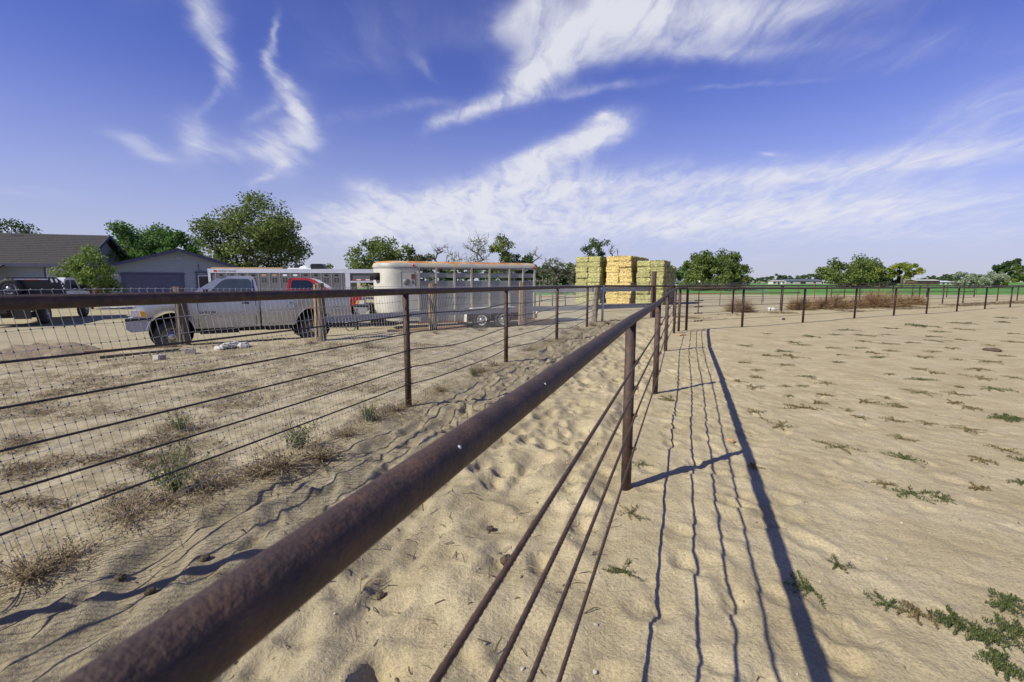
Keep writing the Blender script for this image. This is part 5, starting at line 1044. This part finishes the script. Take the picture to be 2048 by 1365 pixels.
FW = [(598, 905, 'g', 1.0, 'green weed with dry skirt at the mesh, left of the first alley post'), (350, 990, 'g', 1.1, 'greyish green weed against the mesh at the left'), (738, 848, 'g', .8, 'green tuft just left of the first alley post'), (562, 945, 'd', 1.4, 'big tangled dry brown weed at the mesh foot'), (520, 960, 'd', 1.0, 'smaller dry weed left of the big tangled one'), (255, 1040, 'd', 1.1, 'dry weed under the greyish green weed'), (330, 1010, 'd', 1.0, 'dry brown skirt of the greyish green weed'), (60, 1155, 'd', 1.1, 'dry weed at the mesh foot near the left edge'), (130, 1125, 'd', .8, 'dry stalks at the mesh foot right of the left edge weed'), (790, 828, 'd', 1.0, 'dry weed at the foot of the first alley post'), (880, 790, 'd', .9, 'dry clump right of the first alley post'), (960, 752, 'd', 1.1, 'dry clump left of the second alley post'), (948, 760, 'g', .6, 'green sprig in the dry clump left of the second alley post'), (985, 738, 'd', 1.0, 'dry grass at the foot of the second alley post'), (1052, 706, 'd', 1.2, 'dry grass between the second and third alley posts'), (1090, 688, 'd', 1.2, 'dry grass at the foot of the third alley post'), (1128, 672, 'd', 1.5, 'dense golden dry grass right of the third alley post'), (1150, 662, 'd', 1.4, 'golden dry grass before the leaning wood post'), (1185, 652, 'd', 1.3, 'dry grass at the foot of the leaning wood post'), (1215, 650, 'd', 1.1, 'dry grass at the foot of the galvanised post'),
      (690, 880, 'd', .8, 'small dry weed between the two green tufts'), (420, 985, 'd', .8, 'dry weed right of the greyish green weed'), (640, 925, 'd', 1.2, 'trailing dry stalks right of the big tangled weed'), (360, 860, 'g', .7, 'sparse green weed in the yard behind the mesh'), (735, 700, 'd', 1.6, 'grey dry bush in the yard left of the first alley post'), (420, 690, 'd', .9, 'dry tuft beside the lone wood post'), (345, 700, 'g', .7, 'green tuft at the foot of the lone wood post'), (620, 690, 'd', 1.0, 'dry tuft at the foot of the post by the rear wheel'), (870, 672, 'd', .9, 'dry tuft below the wood post at the trailer'), (960, 664, 'd', 1.1, 'dry tuft below the trailer wheels'), (1040, 660, 'd', .9, 'dry tuft at the split wood post')]
for i, (x, y, key, s_, lb) in enumerate(FW):
    wx, wy = gp(x, y); me = (UG if key == 'g' else UD)[i % (2 if key == 'g' else 3)]; o = bpy.data.objects.new('weed_clump', me); COL.objects.link(o); o.location = (wx, wy, gh(wx, wy) - .01); o.rotation_euler = (0, 0, i * 1.9); o.scale = (s_, s_, s_ * (.8 if key == 'd' else 1)); tag(o, lb, 'weed', 'weeds along the left fence')

# uncountable litter: dry stalks and stones
def litter(name, label, n, region, mat, lo, hi, wd, mask=None, up=.15):
    V = []; F = []; rn = []; c = 0
    while c < n:
        x, y = region()
        if mask and not mask(x, y): continue
        c += 1; z = gh(x, y) + .004; a = rng.uniform(0, 6.28); L_ = rng.uniform(lo, hi); d = np.array([math.cos(a), math.sin(a), abs(rng.normal(0, up))]) * L_; w_ = np.array([-math.sin(a), math.cos(a), .4]) * wd * rng.uniform(.6, 1.4); p_ = np.array([x, y, z]); mdl = p_ + d * .5 + np.array([0, 0, rng.uniform(0, .25) * L_]) + rng.normal(0, .12, 3) * L_ * np.array([1, 1, 0])
        b_ = len(V); V += [p_ - w_, p_ + w_, mdl - w_, mdl + w_, p_ + d - w_ * .6, p_ + d + w_ * .6]; F += [(b_, b_ + 1, b_ + 3, b_ + 2), (b_ + 2, b_ + 3, b_ + 5, b_ + 4)]; q = rng.random(); rn += [q, q]
    o = link(name, npmesh(name, np.array(V), np.array(F), False, rn), mat); return tag(o, label, None, None, 'stuff')
def reg_yard():
    x_, y_ = rng.uniform(0, 1150), 690 + 330 * rng.random() ** 1.5; return gp(x_, y_)
litter('dry_litter', 'dry stalks and leaf litter strewn over the yard behind the mesh', 19000, reg_yard, leafmat('yard_litter', (.075, .055, .03), (.17, .12, .062), (.38, .30, .18)), .03, .13, .0024, lambda x, y: sideB(x, y) > .05 and beyondW(x, y) < 1.0 and float(vn(x, y, .7, 31)) + .6 * float(vn(x, y, .22, 32)) > rng.uniform(-.25, .6))
def reg_b(): q = bpt(rng.uniform(-4.5, 13.5), rng.normal(0, .16)); return q
litter('dry_litter', 'fallen dry stalks along the foot of the left fence', 2600, reg_b, dryg, .04, .17, .0017, lambda x, y: float(vn(x, y, .6, 33)) > rng.uniform(-.4, .6), .3)
def reg_al(): p_ = A0 + AD * rng.uniform(-2.5, 9) + np.array([-AD[1], AD[0]]) * rng.uniform(0, 2.6); return float(p_[0]), float(p_[1])
litter('dry_litter', 'scattered straw bits on the trodden alley sand', 1300, reg_al, dryg, .02, .11, .003)
def reg_pd(): p_ = A0 + AD * rng.uniform(-2, 12) + np.array([AD[1], -AD[0]]) * rng.uniform(.1, 9); return float(p_[0]), float(p_[1])
litter('dry_litter', 'scattered straw bits on the paddock sand', 700, reg_pd, dryg, .015, .05, .0025)
def reg_d(): f = rng.uniform(0, 1); q = np.array([7, 22]) * (1 - f) + np.array([42, 39.5]) * f + np.array([.45, -.9]) * rng.uniform(.2, 2.2); return float(q[0]), float(q[1])
litter('dry_litter', 'yellow straw litter in front of the second fence', 5000, reg_d, dryg, .06, .2, .012, lambda x, y: float(vn(x, y, 1.6, 35)) + (x - 15) * .03 > rng.uniform(-.3, .8))
mb = MB()
for i in range(900):
    x, y = reg_al() if i % 2 else reg_pd(); r_ = rng.uniform(.003, .009) * (1.6 if rng.random() < .08 else 1); z = gh(x, y) + r_ * .3
    V = [np.array([x, y, z]) + r_ * rng.uniform(.7, 1.2) * np.array(d) for d in ((1, 0, 0), (0, 1, 0), (-1, 0, 0), (0, -1, 0), (0, 0, .8), (0, 0, -.8))]
    mb.add(V, [(0, 1, 4), (1, 2, 4), (2, 3, 4), (3, 0, 4), (1, 0, 5), (2, 1, 5), (3, 2, 5), (0, 3, 5)])
tag(mb.build('pebbles', stonem), 'small pale pebbles scattered in the sand', None, None, 'stuff')

# ------------------------------------------------------------------ loose things
def rock(name, label, x, y, sz, mat, cat='stone', group=None, seed=0, wpos=None):
    r_ = np.random.default_rng(seed + 500); V = []; F = []; n, m_ = 9, 6
    for i in range(m_ + 1):
        th = math.pi * i / m_
        for k in range(n): a = 2 * math.pi * k / n; q = np.array([math.sin(th) * math.cos(a), math.sin(th) * math.sin(a), math.cos(th)]); q = np.sign(q) * np.abs(q) ** .75; V.append(q * (1 + r_.normal(0, .10)) * np.array(sz) / 2)
    F = [(i * n + k, i * n + (k + 1) % n, (i + 1) * n + (k + 1) % n, (i + 1) * n + k) for i in range(m_) for k in range(n)]
    wx, wy = gp(x, y); o = MB().add(V, F).build(name, mat, None, (wx, wy, gh(wx, wy) + sz[2] * .3)); o.rotation_euler = (0, 0, seed); return tag(o, label, cat, group)
rock('rubble', 'large flat piece of white rubble by the lone wood post', 462, 698, (.50, .34, .16), whitest, 'rubble', 'white rubble', 1)
rock('rubble', 'tilted white rubble chunk at the right of the pile', 488, 697, (.30, .26, .15), whitest, 'rubble', 'white rubble', 2)
rock('rubble', 'small white rubble chunk at the left of the pile', 440, 701, (.26, .2, .10), whitest, 'rubble', 'white rubble', 3)
for i, (x, y, lb) in enumerate(((381, 708, 'grey concrete block right of the front wheel below the lone post'), (319, 719, 'grey concrete block nearest the dirt mound'))):
    wx, wy = gp(x, y); o = MB().box((0, 0, 0), (.19, .13, .11)).build('concrete_block', stonem, None, (wx, wy, gh(wx, wy) + .05)); o.rotation_euler = (.05, .1, .4 + i); tag(o, lb, 'block', 'concrete blocks')
rock('stone', 'dark stone lying in the sand beside the top cable', 1012, 1122, (.075, .05, .05), clodm, 'stone', None, 7)
rock('dung_pile', 'dark dung pile at the right of the paddock', 1985, 704, (.34, .22, .08), clodm, 'dung', None, 8)
rock('dung_pile', 'tan dung lump between two cable shadows near the nearest post', 1460, 888, (.085, .05, .045), tanwood, 'dung', None, 9)
rock('dung_pile', 'orange brown dung lump at the paddock corner', 1362, 672, (.34, .2, .06), tanwood, 'dung', None, 10)
bgx, bgy = gp(1543, 622); o = rock('plastic_bag', 'crumpled white bag left of the tumbleweed row', 1543, 622, (.42, .28, .26), whitest, 'bag', None, 12)
rock('black_knob', 'black lump on the ground line below the bottom paddock cable', 1567, 640, (.14, .1, .1), black, 'stone', None, 13)
for i, (x, y) in enumerate([(980, 1050), (760, 1180), (690, 1120), (1150, 1140), (1118, 1095), (1192, 1250), (1045, 1335), (1190, 1340), (240, 1150), (300, 1180), (410, 1120)]):
    rock('clod', ['dark clod in the alley below the middle of the rail', 'clod in the alley below the lower rail', 'clod close under the rail', 'pale pebble right of the third cable', 'pale pebble between second and third cable', 'pale pebble left of the lowest cable shadow', 'pale pebble at the bottom between cables', 'pebble right of the cables at the bottom', 'clod in the mesh shadow near the left', 'dark clod beside a print at the left', 'clod left of the rail in the mesh shadow'][i], x, y, (.022, .017, .013) if 3 <= i <= 7 else (.06, .05, .035), stonem if 3 <= i <= 7 else clodm, 'clod', 'loose clods and pebbles', 20 + i)
def plank(label, a, c, wd, th, mat, zoff=0.0, name='timber'):
    (x0, y0), (x1, y1) = gp(*a), gp(*c); L_ = math.hypot(x1 - x0, y1 - y0); z0, z1 = gh(x0, y0), gh(x1, y1); o = MB().box((0, 0, 0), (L_, wd, th)).build(name, mat, None, ((x0 + x1) / 2, (y0 + y1) / 2, max((z0 + z1) / 2, gh((x0 + x1) / 2, (y0 + y1) / 2)) + th * .4 + zoff)); o.rotation_euler = (0, -math.atan2(z1 - z0, L_), math.atan2(y1 - y0, x1 - x0)); return tag(o, label, 'timber', 'timbers lying on the ground')
plank('orange brown timber lying before the cream trailer, left of the wood post', (775, 664), (930, 657), .14, .14, tanwood, .03)
plank('orange brown timber lying at the right end of the cream trailer', (1052, 651), (1104, 647), .2, .2, tanwood, .02)
plank('long weathered pole on the ground left of the front wheel', (170, 714), (355, 700), .07, .06, tanwood)
plank('thin grey pole beside the longer weathered pole', (200, 718), (360, 706), .05, .05, oldwood)

# dark dirt mound at the left edge
r_ = np.random.default_rng(77); V = []; F = []; n, m_ = 48, 16
mx, my = gp(70, 712)
for i in range(m_ + 1):
    f = i / m_
    for k in range(n):
        a = 2 * math.pi * k / n; rr = f * (1 + .10 * math.sin(3 * a + 1) + .06 * math.sin(7 * a)); x_, y_ = 1.55 * rr * math.cos(a), .75 * rr * math.sin(a)
        z = .34 * (1 - f * f) ** 1.3 * (1 + .22 * float(vn(x_ + 40, y_ + 9, .33, 17))) + (.018 * r_.normal() * (1 - f) + .02 * float(vn(x_ + 3, y_, .1, 18)) * (1 - f)) - .05
        V.append((x_, y_, z + gh(mx + x_, my + y_)))
F = [(i * n + k, (i + 1) * n + k, (i + 1) * n + (k + 1) % n, i * n + (k + 1) % n) for i in range(m_) for k in range(n)]
tag(MB().add(V, F, True).build('dirt_mound', pmat('dark_soil', [(.3, (.13, .10, .065)), (.5, (.21, .165, .108)), (.7, (.30, .24, .16))], 4, .95, 0, 1.0, 18), None, (mx, my, 0)), 'low dark dirt mound behind the mesh at the left edge', 'dirt mound')
